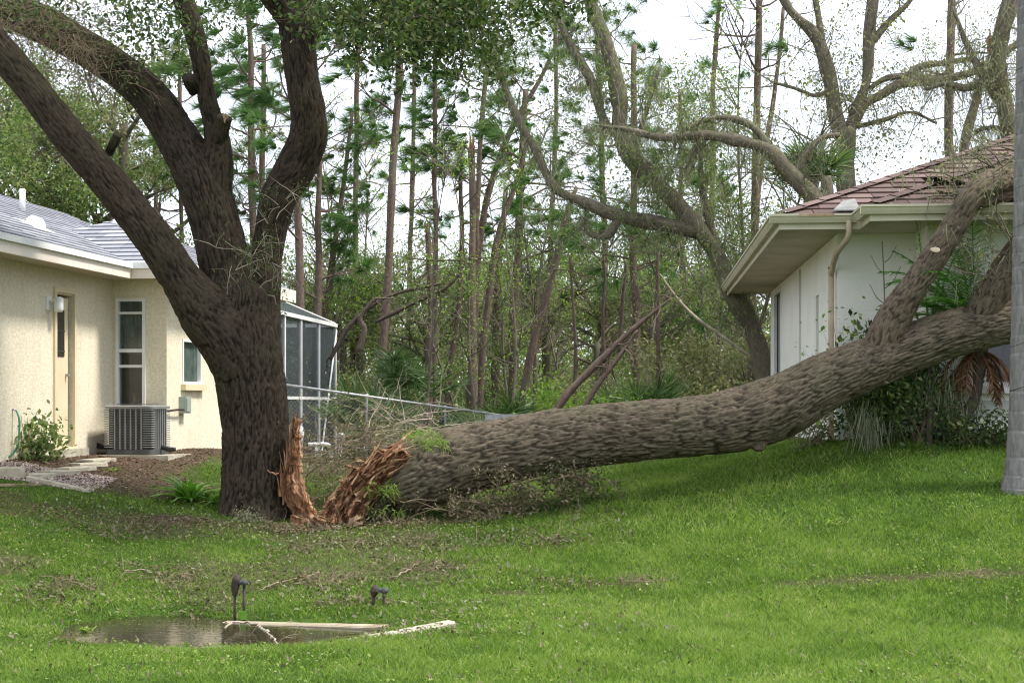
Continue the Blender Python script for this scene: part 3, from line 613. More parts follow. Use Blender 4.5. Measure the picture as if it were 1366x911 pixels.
# ---------------------------------------------------------------- right house
RZ2 = -math.atan(.085); H2 = A(3.95, 18.2, 1.25)
h2 = thing('house', 'white painted house with brown shingled roof and broad tan eaves hit by the fallen oak', 'house', H2, RZ2)
c2, s2 = math.cos(RZ2), math.sin(RZ2)
def tw2(p): return H2 + A(c2 * p[0] - s2 * p[1], s2 * p[0] + c2 * p[1], p[2])
m, n, b = newmat('white_painted_block'); v = coords(n)
c = ramp(n, noise(n, v, 1.2, 6, .6), [(.3, (.80, .775, .69)), (.65, (.87, .855, .78))]); c = mixc(n, ramp(n, noise(n, coords(n, None, (6, 6, 1)), 1.5, 5), [(.58, (0, 0, 0)), (.9, (.18,) * 3)]), c, (.6, .56, .45))
n.links.new(c, b.inputs['Base Color']); b.inputs['Roughness'].default_value = .85
bt = node(n, 'ShaderNodeTexBrick', Scale=1.0); bt.inputs['Brick Width'].default_value = .4; bt.inputs['Row Height'].default_value = .1; bt.inputs['Mortar Size'].default_value = .006; bt.inputs['Color1'].default_value = (1, 1, 1, 1); bt.inputs['Color2'].default_value = (.9, .9, .9, 1); bt.inputs['Mortar'].default_value = (0, 0, 0, 1)
sep = n.nodes.new('ShaderNodeSeparateXYZ'); cmb = n.nodes.new('ShaderNodeCombineXYZ'); ad = node(n, 'ShaderNodeMath', operation='ADD'); n.links.new(v, sep.inputs[0]); n.links.new(sep.outputs[0], ad.inputs[0]); n.links.new(sep.outputs[1], ad.inputs[1]); n.links.new(ad.outputs[0], cmb.inputs[0]); n.links.new(sep.outputs[2], cmb.inputs[1]); n.links.new(cmb.outputs[0], bt.inputs['Vector'])
hh = mixc(n, .5, bt.outputs['Color'], noise(n, v, 60, 3)); bump(n, hh, b, .35, .012); M['block'] = m
Z2 = 2.44; w_ = MB()
cells(w_, 'x', 0, .2, .2, 9.3, -.9, Z2, [(7.2, 8.4, -.9, 2.36), (4.1, 4.42, -.9, 2.40), (1.9, 2.25, -.9, 1.85)])
cells(w_, 'y', 0, .2, 0, .93, -.9, Z2, [])
cells(w_, 'x', .93, .2, -.75, 0, -.9, Z2, [])
cells(w_, 'y', -.75, .2, 1.13, 9, -.9, Z2, [(1.55, 2.9, .58, 1.9)])
cells(w_, 'y', 9.1, .2, .2, 6, -.9, Z2, [])
w_.build('wall', M['block'], h2)
M['strip'] = M.get('strip') or mat_plain('grey_panel', (.42, .43, .38), (.52, .53, .48), 3, .7, .1)
MB().box(.03, .05, 4.1, 4.42, -.9, 2.40).build('recessed_panel', M['strip'], h2); MB().box(.03, .05, 1.9, 2.25, -.9, 1.85).build('recessed_panel', M['strip'], h2)
wd = MB().box(.04, .06, 7.2, 8.4, -.9, 2.36).build('window', M['glass'], h2); d = MB(); frame_box(d, 'x', 0, 7.2, 8.4, -.9, 2.36, .06, -.02, .03); d.build('frame', M['white'], wd)
wd = MB().box(1.6, 2.85, -.68, -.66, .62, 1.86).build('window', M['glass'], h2); d = MB(); frame_box(d, 'y', -.75, 1.55, 2.9, .58, 1.9, .05, -.01, .05); d.build('frame', M['white'], wd)
MB().box(1.45, 3.0, -.87, -.75, .50, .58).build('window_sill', M['white'], h2)
MB().box(1.45, 3.0, -.76, -.74, .22, .42).build('sill_panel', M['strip'], h2)
f = MB(); zt = Z2 + .14
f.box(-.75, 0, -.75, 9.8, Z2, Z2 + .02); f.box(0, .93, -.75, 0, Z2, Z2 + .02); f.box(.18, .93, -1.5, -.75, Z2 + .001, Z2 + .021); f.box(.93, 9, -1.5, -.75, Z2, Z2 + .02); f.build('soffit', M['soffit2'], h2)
f = MB(); f.box(-.77, -.75, -.77, 9.8, Z2 - .03, zt - .02); f.box(-.75, .18, -.77, -.75, Z2 - .03, zt - .02); f.box(.16, .18, -1.52, -.77, Z2 - .03, zt - .02); f.box(.18, 9, -1.52, -1.5, Z2 - .03, zt - .02); f.build('fascia', M['gutter'], h2)
def gutter(p, q, out, name='gutter', mat=None):
    """K-profile gutter from p to q, `out` = outward direction"""
    prof = [(0, 0), (.0, -.10), (.06, -.10), (.085, -.06), (.10, -.03), (.115, -.025), (.115, 0), (.10, 0), (.095, -.015), (.07, -.05), (.055, -.085), (.012, -.085), (.012, 0)]
    p, q, o_ = A(*p), A(*q), A(*out); V = np.array([c_ + o_ * x_ + A(0, 0, y_) for c_ in (p, q) for x_, y_ in prof]); n_ = len(prof)
    g_ = MB().add(V, [(i_, (i_ + 1) % n_, n_ + (i_ + 1) % n_, n_ + i_) for i_ in range(n_)], [(0, 1, 12), (1, 11, 12), (1, 2, 11), (2, 10, 11), (2, 3, 10), (3, 9, 10), (3, 4, 9), (4, 8, 9), (4, 5, 8), (5, 6, 8), (6, 7, 8)] + [(13 + a_, 13 + c_, 13 + b_) for a_, b_, c_ in [(0, 1, 12), (1, 11, 12), (1, 2, 11), (2, 10, 11), (2, 3, 10), (3, 9, 10), (3, 4, 9), (4, 8, 9), (4, 5, 8), (5, 6, 8), (6, 7, 8)]])
    return g_.build(name, mat or M['gutter'], h2)
gutter((-.88, -.77, zt), (.12, -.77, zt), (0, -1, 0)); gutter((-.77, -.77, zt), (-.77, 9.8, zt), (-1, 0, 0)); gutter((.05, -1.52, zt), (9, -1.52, zt), (0, -1, 0)); gutter((.16, -1.52, zt), (.16, -.9, zt), (-1, 0, 0))
MB().box(-.55, -.15, -.8855, -.8845, zt - .03, zt - .002).build('rust_stain', M['rust'], h2)
M['flash'] = mat_plain('dull_flashing', (.20, .20, .19), (.32, .31, .29), 6, .8, .1)
slab_poly(fl := MB(), [(-.15, -.80, zt + .05), (.16, -.80, zt + .05), (.16, -.35, zt + .24), (.0, -.45, zt + .2)], .012); fl.build('flashing', M['flash'], h2)
d = MB(); tube(d, [(.02, -.83, zt - .08, .035), (.02, -.80, zt - .26, .035), (-.06, -.40, zt - .42, .035), (-.06, .1, zt - .62, .035), (-.06, .12, zt - .75, .035), (-.06, .12, -.9, .035)], 8, .06); d.build('downspout', M['pipe'], h2, True)
rf2 = mat_shingle('brown_shingle', [(.085, .048, .040), (.13, .080, .068), (.105, .062, .053), (.175, .118, .10), (.12, .076, .065)])
roof = MB(); z0 = zt
slab_poly(roof, [(-.75, -.75, z0), (.18, -.75, z0), (6.2, 5.27, z0 + 6.02 * k), (6.2, 6.2, z0 + 6.95 * k)])
slab_poly(roof, [(-.75, -.75, z0), (6.2, 6.2, z0 + 6.95 * k), (6.2, 9.8, z0 + 6.95 * k), (-.75, 9.8, z0)])
slab_poly(roof, [(.18, -1.5, z0), (9.5, -1.5, z0), (9.5, 7.82, z0 + 9.32 * k)])
slab_poly(roof, [(.18, -1.5, z0), (9.5, 7.82, z0 + 9.32 * k), (9.5, 8.57, z0 + 9.32 * k), (.18, -.75, z0)])
roof = roof.build('roof', rf2, h2)
lay_shingles(roof, [((0, -.75, z0), (1, 0, 0), (0, 1, k), [(-.75, -.03), (.18, -.03), (6.2, 6.02 * q), (6.2, 6.95 * q)]),
  ((0, -1.5, z0), (1, 0, 0), (0, 1, k), [(.18, -.03), (9.5, -.03), (9.5, 9.32 * q)]),
  ((.18, 0, z0), (0, 1, 0), (1, 0, k), [(-1.5, 0), (-.75, 0), (3.27, 4.02 * q), (2.52, 4.02 * q)])], rf2, tw2, course=.235, key='b')
cp = MB()
for (a_, b_, sgn) in ((-.75, -.75, 0), (.18, -1.5, 0)):
    for t_ in np.arange(0, 6.2, .24):
        c0 = A(a_ + t_, b_ + t_, z0 + t_ * k + .045); c1 = c0 + A(.27, .27, .27 * k); s_ = A(.707, -.707, 0) * .11
        cp.add(np.array([c0 + A(0, 0, .012), c0 + s_ + A(0, 0, -.02), c1 + s_ + A(0, 0, -.03), c1, c1 - s_ + A(0, 0, -.03), c0 - s_ + A(0, 0, -.02)]), [(0, 1, 2, 3), (0, 3, 4, 5)], tint=rng.integers(0, 5) / 4)
tag(cp.build('ridge_caps', rf2, roof), kind='stuff')
g = np.random.default_rng(5); tf = MB()
for k_ in range(6):
    a_ = 1.05 + g.uniform(-.3, .35); b_ = -1.5 + .5 + g.uniform(-.25, .3); z_ = z0 + (b_ + 1.5) * k + .06; s_ = g.uniform(.06, .16); r_ = g.uniform(0, 3)
    d1 = A(math.cos(r_), math.sin(r_), g.uniform(-.2, .6)) * s_; d2 = A(-math.sin(r_), math.cos(r_), g.uniform(0, .5)) * s_ * .7; c_ = A(a_, b_, z_)
    MB().add([c_ - d1 - d2, c_ + d1 - d2 * .6, c_ + d1 + d2, c_ - d1 * .7 + d2], [(0, 1, 2, 3)]).build('torn_felt', M['black'], roof)
# ---------------------------------------------------------------- the standing oak
def limb(rows, Y0=17.5):
    """rows: (u, v, radius in px, depth) of the limb axis"""
    out = []
    for r_ in rows:
        Y = r_[3] if len(r_) > 3 else Y0; out.append([*P(r_[0], r_[1], Y), r_[2] / F * Y])
    return np.array(out)
OB = A(-2.96, 17.5, gz(-2.96, 17.5))
oak = thing('oak_tree', 'massive standing oak with forking dark limbs and a torn strip at its foot', 'tree', OB)
def flare(TH, LL):
    return 1 + (.34 * np.exp(-LL / .28)) * (1 + .5 * np.cos(TH * 5 + .6) + .3 * np.cos(TH * 3 + 2)) 
tr_ = MB(); rows = limb([(344, 712, 50), (342, 672, 46), (342, 620, 44), (340, 560, 43), (334, 510, 45), (326, 462, 46), (319, 425, 42), (322, 395, 36), (320, 372, 12)])
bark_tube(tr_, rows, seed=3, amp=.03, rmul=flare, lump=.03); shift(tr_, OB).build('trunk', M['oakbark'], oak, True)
def mklimb(rows, seed, name='limb', amp=.026, **k_):
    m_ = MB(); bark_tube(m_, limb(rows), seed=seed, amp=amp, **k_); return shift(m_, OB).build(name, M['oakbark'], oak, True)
mklimb([(322, 500, 34, 17.4), (305, 455, 40, 17.35), (276, 418, 38, 17.3), (246, 378, 28, 17.2), (206, 322, 25.5, 17.1), (152, 252, 24, 17), (100, 191, 22.5, 16.9), (50, 128, 21.5, 16.8), (0, 68, 21.5, 16.7), (-50, 12, 23, 16.6), (-120, -60, 20, 16.4)], 11)
mklimb([(326, 455, 36, 17.55), (318, 418, 40, 17.6), (303, 365, 33, 17.65), (290, 305, 33.5, 17.7), (269, 245, 32, 17.75), (238, 187, 28, 17.8), (197, 127, 25.5, 17.85), (150, 88, 23, 17.9), (100, 57, 23, 17.9), (50, 30, 24, 17.95), (0, 10, 22, 18), (-60, -14, 18, 18)], 23)
mklimb([(288, 262, 20, 17.7), (290, 222, 20, 17.7), (290, 190, 17, 17.7), (283, 158, 13.5, 17.7), (274, 120, 12.5, 17.7), (268, 82, 13, 17.7), (256, 34, 13.5, 17.7), (240, -12, 14, 17.7), (225, -60, 12, 17.7)], 31, lump=.1)
mklimb([(346, 500, 28, 17.5), (348, 435, 25, 17.6), (351, 385, 22.5, 17.7), (355, 345, 21, 17.8), (362, 305, 21, 17.8), (372, 262, 24, 17.8), (394, 225, 26, 17.8), (411, 187, 25.5, 17.75), (411, 150, 24, 17.7), (404, 110, 22.5, 17.7), (399, 68, 23, 17.7), (397, 35, 25, 17.7), (398, 0, 24, 17.7), (402, -50, 22, 17.7)], 43, lump=.06)
mklimb([(399, 52, 12, 17.65), (384, 22, 17, 17.55), (362, -8, 17, 17.4), (330, -45, 15, 17.2)], 47, lump=.06)
def knot(u, v, r_, du, dv, dep, name='branch_stub'):
    m_ = MB(); p0 = limb([(u - du, v - dv, r_ * .9, dep), (u, v, r_, dep - .12), (u + du, v + dv, r_ * .95, dep - .2)]); bark_tube(m_, p0, step=.012, seg=.012, seed=int(u), amp=.02, lump=.25); shift(m_, OB).build(name, M['oakbark'], oak, True)
knot(295, 172, 11, 4, -16, 17.65); knot(256, 112, 9, -5, -9, 17.7); knot(424, 42, 7, 8, -2, 17.6); knot(152, 192, 6, 6, -12, 17.1)
m_ = MB(); c_ = P(300, 157, 17.38) - OB; V_ = [c_ + A(.02 * math.cos(t_), -.02, .055 * math.sin(t_)) * (1 + .3 * math.sin(3 * t_)) + A(.0, .0, 0) for t_ in np.linspace(0, 6.28, 13)[:-1]]
m_.add(np.vstack([V_, np.array(V_) + A(0, .12, 0)]), [(i_, (i_ + 1) % 12, 12 + (i_ + 1) % 12, 12 + i_) for i_ in range(12)], [(0, i_, i_ + 1) for i_ in range(1, 11)]); m_.build('torn_scar', M['heart'], oak)
# torn wood: ragged fibrous sheet plus splinters
def shard(mb, p, d, L_, w_, t_, g, tint=.5):
    d = d / np.linalg.norm(d); s_ = np.cross(d, unit(1, g)[0]); s_ /= np.linalg.norm(s_); n_ = np.cross(d, s_); V = []; K = 4
    for i_ in range(K + 1):
        f = i_ / K; ww = w_ * (1 - .75 * f**1.5) * g.uniform(.75, 1.2); c = p + d * L_ * f + (s_ * g.normal(0, w_ * .12) + n_ * g.normal(0, t_ * .2))
        V += [c - s_ * ww / 2, c + n_ * t_ * (1 - f * .7) / 2, c + s_ * ww / 2, c - n_ * t_ * (1 - f * .7) / 2]
    Q = [(4 * i_ + j_, 4 * i_ + (j_ + 1) % 4, 4 * i_ + 4 + (j_ + 1) % 4, 4 * i_ + 4 + j_) for i_ in range(K) for j_ in range(4)] + [(3, 2, 1, 0), (4 * K, 4 * K + 1, 4 * K + 2, 4 * K + 3)]
    mb.add(np.array(V), Q, tint=tint)
def torn_sheet(left, right, Yd, bulge, seed, nrow=70, ncol=26, rough=.05):
    """ragged surface between two edge lines given in (u, v) rows"""
    l_ = crom(limb([(a_[0], a_[1], 1, Yd) for a_ in left]), .02)[:, :3]; r_ = crom(limb([(a_[0], a_[1], 1, Yd) for a_ in right]), .02)[:, :3]
    li = np.array([np.interp(np.linspace(0, 1, nrow), np.linspace(0, 1, len(l_)), l_[:, k_]) for k_ in range(3)]).T
    ri = np.array([np.interp(np.linspace(0, 1, nrow), np.linspace(0, 1, len(r_)), r_[:, k_]) for k_ in range(3)]).T
    f = np.linspace(0, 1, ncol)[None, :, None]; V = li[:, None] * (1 - f) + ri[:, None] * f
    ii, jj = np.meshgrid(np.arange(nrow), np.arange(ncol), indexing='ij'); w_ = np.linalg.norm(ri - li, axis=1)[:, None]
    fib = fbm(jj * .9 + seed, ii * .045, seed, 4) - .5; big = fbm(jj * .16, ii * .07 + seed, 2, 3) - .5
    V[..., 1] += -bulge * np.sin(math.pi * f[..., 0]) + (fib * 2 * rough + big * rough * 3)
    V[..., 0] += (fbm(ii * .5, 0 * jj + seed, 5, 3) - .5) * .05
    a_ = (ii[:-1, :-1] * ncol + jj[:-1, :-1]).ravel(); Q = np.stack([a_, a_ + 1, a_ + ncol + 1, a_ + ncol], 1)
    B_ = V.copy(); B_[..., 1] += .22; n_ = nrow * ncol; m_ = MB()
    edge = [i_ * ncol for i_ in range(nrow)] ; e2 = [i_ * ncol + ncol - 1 for i_ in range(nrow)]
    Qe = [(edge[i_], edge[i_ + 1], edge[i_ + 1] + n_, edge[i_] + n_) for i_ in range(nrow - 1)] + [(e2[i_ + 1], e2[i_], e2[i_] + n_, e2[i_ + 1] + n_) for i_ in range(nrow - 1)]
    Qe += [(j_ + 1, j_, j_ + n_, j_ + 1 + n_) for j_ in range(ncol - 1)] + [((nrow - 1) * ncol + j_, (nrow - 1) * ncol + j_ + 1, (nrow - 1) * ncol + j_ + 1 + n_, (nrow - 1) * ncol + j_ + n_) for j_ in range(ncol - 1)]
    m_.add(np.vstack([V.reshape(-1, 3), B_.reshape(-1, 3)]), np.vstack([Q, Qe]), tint=np.concatenate([fib.ravel() + .5] * 2)); return m_, V
m, n, b = newmat('torn_oak_wood'); v = coords(n, None, (4, 4, .8)); t = node(n, 'ShaderNodeAttribute', attribute_name='tint').outputs['Fac']
c = ramp(n, noise(n, v, 3.2, 8, .72), [(.28, (.06, .028, .016)), (.40, (.24, .11, .055)), (.52, (.50, .28, .16)), (.65, (.80, .62, .43))])
c = mixc(n, 1., c, ramp(n, t, [(.2, (.75, .7, .65)), (.7, (1.1, 1.08, 1.05))]), 'MULTIPLY'); n.links.new(c, b.inputs['Base Color']); b.inputs['Roughness'].default_value = .9
b.inputs['Specular IOR Level'].default_value = .1; bump(n, noise(n, coords(n, None, (9, 9, 1)), 22, 4, .7), b, .9, .03); M['tornoak'] = m
m_, V_ = torn_sheet([(391, 556), (386, 610), (374, 650), (388, 682), (402, 712)], [(396, 560), (399, 610), (404, 650), (418, 682), (432, 712)], 17.12, .06, 3)
g = np.random.default_rng(9)
shift(m_, OB).build('torn_wood', M['tornoak'], oak, False); sp = MB()
for k_ in range(34):
    i_ = int(g.integers(5, 68)); j_ = int(g.choice([0, 1, 24, 25, int(g.integers(0, 26))])); shard(sp, V_[i_, j_] + A(0, -.02, -.05), A(g.normal(-.08, .08), g.normal(-.05, .06), 1), g.uniform(.15, .4), g.uniform(.012, .035), .012, g)
for k_ in range(9): shard(sp, P(392 + g.uniform(-2, 3), 600 - 4 * k_, 17.1), A(g.normal(.05, .08), -.05, 1), g.uniform(.15, .3), .03, .015, g)
shard(sp, P(371, 633, 16.98), A(-.9, -.1, .35), .13, .06, .03, g); shard(sp, P(395, 578, 17.05), A(.5, .0, 1), .28, .025, .01, g)
tag(shift(sp, OB).build('splinters', M['tornoak'], oak), kind='stuff')
# thin dead twigs clinging to the limbs, leafy shoots
def twigs(pts, g, n_, L_, r_=.005, curl=.5, droop=-.08, mb=None, depth=1, spread=.8, nb=2, seg=5, ns=4):
    mb = mb or MB(); out, tips = [], []
    for k_ in range(n_):
        p = pts[int(g.integers(0, len(pts)))]; grow(g, p, unit(1, g)[0] * A(1, .7, 1), L_ * g.uniform(.4, 1.2), r_ * g.uniform(.6, 1.4), depth, out, tips, nb, spread, seg, curl, droop)
    for o_ in out: tube(mb, o_, ns)
    return mb, tips
def around(rows, Y, g, n_, sp=.3):
    q_ = crom(limb([(*r_, 1, Y) for r_ in rows]), .1)[:, :3]; return q_[g.integers(0, len(q_), n_)] + g.normal(0, sp, (n_, 3))
tw_, tips = twigs(around([(20, 5), (70, 40), (120, 70)], 17.3, g, 300, .3), g, 330, .8, .005, .75, -.1)
t2_, _ = twigs(around([(-10, 20), (80, 70), (140, 100)], 17.2, g, 80, .2), g, 130, .5, .004, .9, -.3, tw_)
tag(shift(tw_, OB).build('dead_twigs', M['brush'], oak), kind='stuff')
tw_, tips = twigs(np.vstack([around([(372, 262), (362, 310), (358, 380)], 17.4, g, 30, .1), around([(300, 330), (310, 380)], 17.3, g, 8, .1)]), g, 60, .42, .005, .5, -.12)
tag(shift(tw_, OB).build('small_twigs', M['paletwig'], oak), kind='stuff')
lf = MB(); ms_ = MB()
c_ = np.vstack([t_[0] for t_ in tips]); c_ = c_[g.integers(0, len(c_), 700)] + g.normal(0, .04, (700, 3)); leaves(lf, c_ - OB, .05, g, .3)
c_ = np.vstack([around([(0, 8), (60, 35), (120, 66), (170, 100)], 17.3, g, 900, .3)]); leaves(lf, c_ - OB, .055, g, .35)
# dark overhead foliage hanging into the top of the picture
def clumpcloud(boxes, g, n_, sig, drop=0):
    """cluster centres gathered in (u, v, spread px) zones at depth Y"""
    out = []
    for (u, v, su, sv, Y, w_) in boxes:
        k_ = int(n_ * w_); cen = np.stack([g.normal(u, su, k_), g.normal(v, sv, k_)], 1)
        for cu, cv in cen: out.append(P(cu, cv, Y + g.normal(0, .6)))
    return np.array(out)
zones = [(500, -5, 45, 28, 15.5, .18), (560, 15, 40, 32, 15.5, .22), (620, 5, 45, 30, 15.6, .2), (590, 45, 30, 18, 15.5, .08), (545, 60, 22, 20, 15.5, .06), (680, -8, 45, 22, 15.8, .12), (760, -15, 35, 20, 16, .05), (470, 30, 30, 22, 16, .04), (430, 5, 30, 20, 16, .03), (640, 60, 16, 14, 15.6, .02)]
cl = clumpcloud(zones, g, 280, 0); br_ = []
for c in cl: br_.append(c + g.normal(0, .15, (42, 3)) * A(1, 1, .9))
leaves(lf, np.vstack(br_) - OB, .075, g, .42, up=.3)
cl2 = clumpcloud([(150, 15, 60, 14, 17, .3), (190, 40, 22, 22, 17, .2), (330, -5, 40, 12, 16.8, .2), (235, 60, 10, 25, 17.4, .12), (250, 20, 20, 20, 17, .1), (60, 0, 50, 12, 16.8, .2), (305, 55, 12, 14, 17.2, .05)], g, 90, 0)
leaves(lf, np.vstack([c + g.normal(0, .13, (30, 3)) for c in cl2]) - OB, .065, g, .42)
tag(lf.build('foliage', M['oakleaf'], oak), kind='stuff')
bb = MB()
for (pts) in ([(402, -60, 14), (470, -45, 10), (540, -20, 7), (600, 5, 4), (640, 30, 2)], [(470, -45, 8), (500, 0, 5), (540, 40, 3), (560, 75, 1.5)], [(540, -20, 6), (620, -22, 4), (700, -8, 3), (760, 5, 1.5)], [(600, 5, 4), (605, 40, 2.5), (600, 60, 1)]):
    b3 = MB(); tube(b3, crom(limb([(*q_, 15.9) for q_ in pts]), .1), 7); shift(b3, OB).build('branch', M['darkbark'], oak, True)
o2, t2 = [], []
for c in cl[::2]: grow(g, c, unit(1, g)[0], .5, .006, 1, o2, t2, 3, .8, 4)
for o_ in o2: tube(bb, o_, 4)
tag(shift(bb, OB).build('leafy_twigs', M['darkbark'], oak), kind='stuff')
# ---------------------------------------------------------------- the fallen trunk and its limbs
FB = A(-1.75, 17.25, gz(-1.75, 17.25))
fo = thing('fallen_tree', 'huge snapped oak trunk lying across the lawn onto the right house', 'fallen tree', FB)
ft = MB()
fr = limb([(522, 650, 34, 17.35), (540, 640, 47, 17.3), (575, 627, 50, 17.3), (620, 613, 46, 17.25), (680, 599, 42.5, 17.2), (740, 588, 41, 17.15), (800, 580, 40, 17.1), (860, 574, 39.5, 17.0), (915, 569, 39.5, 16.95), (965, 563, 41, 16.9), (1010, 552, 42, 16.85), (1050, 537, 41, 16.8), (1100, 510, 37, 16.75), (1150, 489, 34, 16.7), (1200, 470, 31.5, 16.65), (1262, 447, 31, 16.6), (1310, 436, 30, 16.6), (1355, 427, 28, 16.6), (1420, 412, 26, 16.7), (1500, 390, 24, 16.9)])
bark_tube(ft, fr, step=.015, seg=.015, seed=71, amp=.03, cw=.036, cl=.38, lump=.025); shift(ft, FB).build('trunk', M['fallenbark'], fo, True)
def flimb(rows, seed, amp=.026, **k_):
    m_ = MB(); bark_tube(m_, limb(rows), seed=seed, amp=amp, cw=.030, cl=.22, **k_); return shift(m_, FB).build('limb', M['limbbark'], fo, True)
flimb([(1160, 492, 18, 16.7), (1178, 455, 23, 16.6), (1198, 415, 21, 16.5), (1225, 375, 17.5, 16.35), (1253, 333, 17, 16.25), (1277, 295, 17, 16.2), (1294, 264, 16, 16.15), (1316, 246, 17, 16.25), (1345, 238, 18, 16.5), (1380, 232, 18, 16.8), (1440, 215, 17, 17.2)], 81)
flimb([(1288, 275, 11, 16.25), (1318, 262, 13, 16.4), (1350, 256, 12, 16.6), (1400, 262, 13, 16.9)], 83, lump=.12)
flimb([(1296, 440, 18, 16.6), (1318, 402, 22, 16.5), (1343, 362, 21, 16.4), (1366, 325, 19, 16.3), (1395, 275, 18, 16.2), (1440, 210, 18, 16.1)], 85)
def fknot(u, v, r_, Y, nm='knot'):
    m_ = MB(); c = P(u, v, Y) ; bark_tube(m_, np.array([[*(c + A(0, .16, 0)), r_ * .9], [*c, r_], [*(c + A(0, -.05, .01)), r_ * .75], [*(c + A(0, -.075, .01)), r_ * .35]]), step=.01, seg=.01, amp=.01, cw=.02, cl=.03, seed=int(u), lump=.1); shift(m_, FB).build(nm, M['fallenbark'], fo, True)
fknot(946, 577, .085, 16.72); fknot(1037, 545, .055, 16.58); fknot(1012, 590, .10, 16.75)
m_ = MB(); c = P(1248, 333, 16.02) - FB; th = np.linspace(0, 6.283, 15)[:-1]; V_ = np.array([c + A(.05 * math.cos(t_), .02 * math.sin(t_), .03 * math.sin(t_)) for t_ in th]); m_.add(np.vstack([V_ + A(0, .05, 0), V_, V_ * .45 + c * .55]), [(i_ + 14 * r_, (i_ + 1) % 14 + 14 * r_, (i_ + 1) % 14 + 14 * (r_ + 1), i_ + 14 * (r_ + 1)) for r_ in range(2) for i_ in range(14)], [(28, 28 + i_, 29 + i_) for i_ in range(1, 13)]); m_.build('cut_scar', M['paletwig'], fo)
# broken butt: ragged wall of torn wood from the ground up to the crest
m_, V_ = torn_sheet([(530, 590), (498, 606), (466, 632), (438, 664), (420, 704)], [(548, 606), (530, 626), (508, 656), (490, 686), (478, 712)], 16.92, .12, 8, 110, 60, .09)
shift(m_, FB).build('torn_wood', M['tornoak'], fo); sp = MB()
for k_ in range(34):
    i_ = int(g.integers(2, 108)); j_ = int(g.choice([0, 1, 2, 3, int(g.integers(0, 60))])); shard(sp, V_[i_, j_] + A(.04, -.01, -.03), A(g.normal(-.8, .25), g.normal(0, .2), g.normal(.1, .3)), g.uniform(.06, .22), g.uniform(.012, .04), .014, g)
for k_ in range(42):
    i_ = int(g.integers(4, 104)); shard(sp, V_[i_, int(g.integers(2, 56))] + A(0, -.04, 0), V_[max(i_ - 8, 0), 2] - V_[min(i_ + 8, 109), 4] + g.normal(0, .05, 3), g.uniform(.15, .42), g.uniform(.02, .045), .02, g)
tag(shift(sp, FB).build('splinters', M['tornoak'], fo), kind='stuff')
core = MB(); bark_tube(core, limb([(470, 715, 15, 17.15), (488, 690, 24, 17.15), (505, 665, 32, 17.2), (530, 640, 42, 17.3), (560, 628, 40, 17.3)]), seed=91, amp=.05, lump=.12); shift(core, FB).build('butt', M['oakbark'], fo, True)
# roots / hinge fragments between trunk and stump: chunks of bark and wood, each its own thing
for k_, (u, v, du, dv, ww, lab) in enumerate([(418, 702, 30, 6, .07, 'reddish slab of bark lying between the stump and the broken trunk'), (470, 706, 26, -12, .06, 'dark splintered chunk of wood under the torn butt of the fallen trunk'), (392, 702, 22, 7, .05, 'small brown wood fragment in front of the torn strip of the standing oak')]):
    p0, p1 = G(u, v), G(u + du, v + dv); m_ = MB(); g2 = np.random.default_rng(40 + k_); mid = (p0 + p1) / 2
    for q_ in range(4): shard(m_, p0 - mid + g2.normal(0, .03, 3) + A(0, 0, .04 + .02 * q_), p1 - p0 + g2.normal(0, .06, 3), .38, ww * 1.6, ww, g2)
    tag(m_.build('wood_fragment', M['tornoak'] if k_ != 1 else M['heart'], loc=mid), lab, 'wood fragment', 'broken pieces at the foot of the oak')
# broken twigs, leaves and moss where the limbs lie on the roof
LP = np.vstack([crom(limb([(1285, 270, 1, 16.2), (1316, 240, 1, 16.3), (1350, 228, 1, 16.5), (1420, 215, 1, 17)]), .1)[:, :3], crom(limb([(1330, 380, 1, 16.3), (1366, 325, 1, 16.2)]), .1)[:, :3]])
g = np.random.default_rng(66); tw_, tips = twigs(LP, g, 90, .7, .008, .5, .0, depth=2, nb=3) if False else (MB(), None); o2, t2 = [], []
for k_ in range(46):
    p = LP[int(g.integers(0, len(LP)))] + A(0, 0, .05); d = unit(1, g)[0]; d[2] = abs(d[2]) * .6; grow(g, p, d, g.uniform(.3, .9), .011, 2, o2, t2, 3, .8, 4, .5, -.02)
for o_ in o2: tube(tw_, o_, 4)
tag(shift(tw_, FB).build('broken_twigs', M['greybark'], fo), kind='stuff'); T_ = np.vstack([x[0] for x in t2]); lf = MB(); cen = T_[g.integers(0, len(T_), 1500)] + g.normal(0, .05, (1500, 3)); leaves(lf, cen - FB, .05, g, .42); tag(lf.build('leaves', M['olive'], fo), kind='stuff')
ms_ = MB(); cen = T_[g.integers(0, len(T_), 1200)]; strips(ms_, cen - FB, unit(1200, g) * .5 + A(0, 0, -.5), g.uniform(.08, .3, 1200), .008, unit(1200, g) * .3 + A(0, 0, -.4), g, 2); tag(ms_.build('moss', M['moss'], fo), kind='stuff')
# green tufts of resurrection fern and moss on the butt
ms_ = MB()
for (u, v, Y, n_, s_) in ((566, 580, 17.0, 160, .10), (584, 590, 16.9, 90, .07), (510, 650, 16.8, 140, .09), (515, 680, 16.8, 60, .09)):
    c = P(u, v, Y) + g.normal(0, 1, (n_, 3)) * A(s_ * 1.4, s_, s_ * .5) - FB; strips(ms_, c, unit(n_, g) * A(1, .7, .5), g.uniform(.06, .16, n_), .010, A(0, 0, -.7), g)
tag(ms_.build('fern_tufts', M['lime'], fo), kind='stuff')
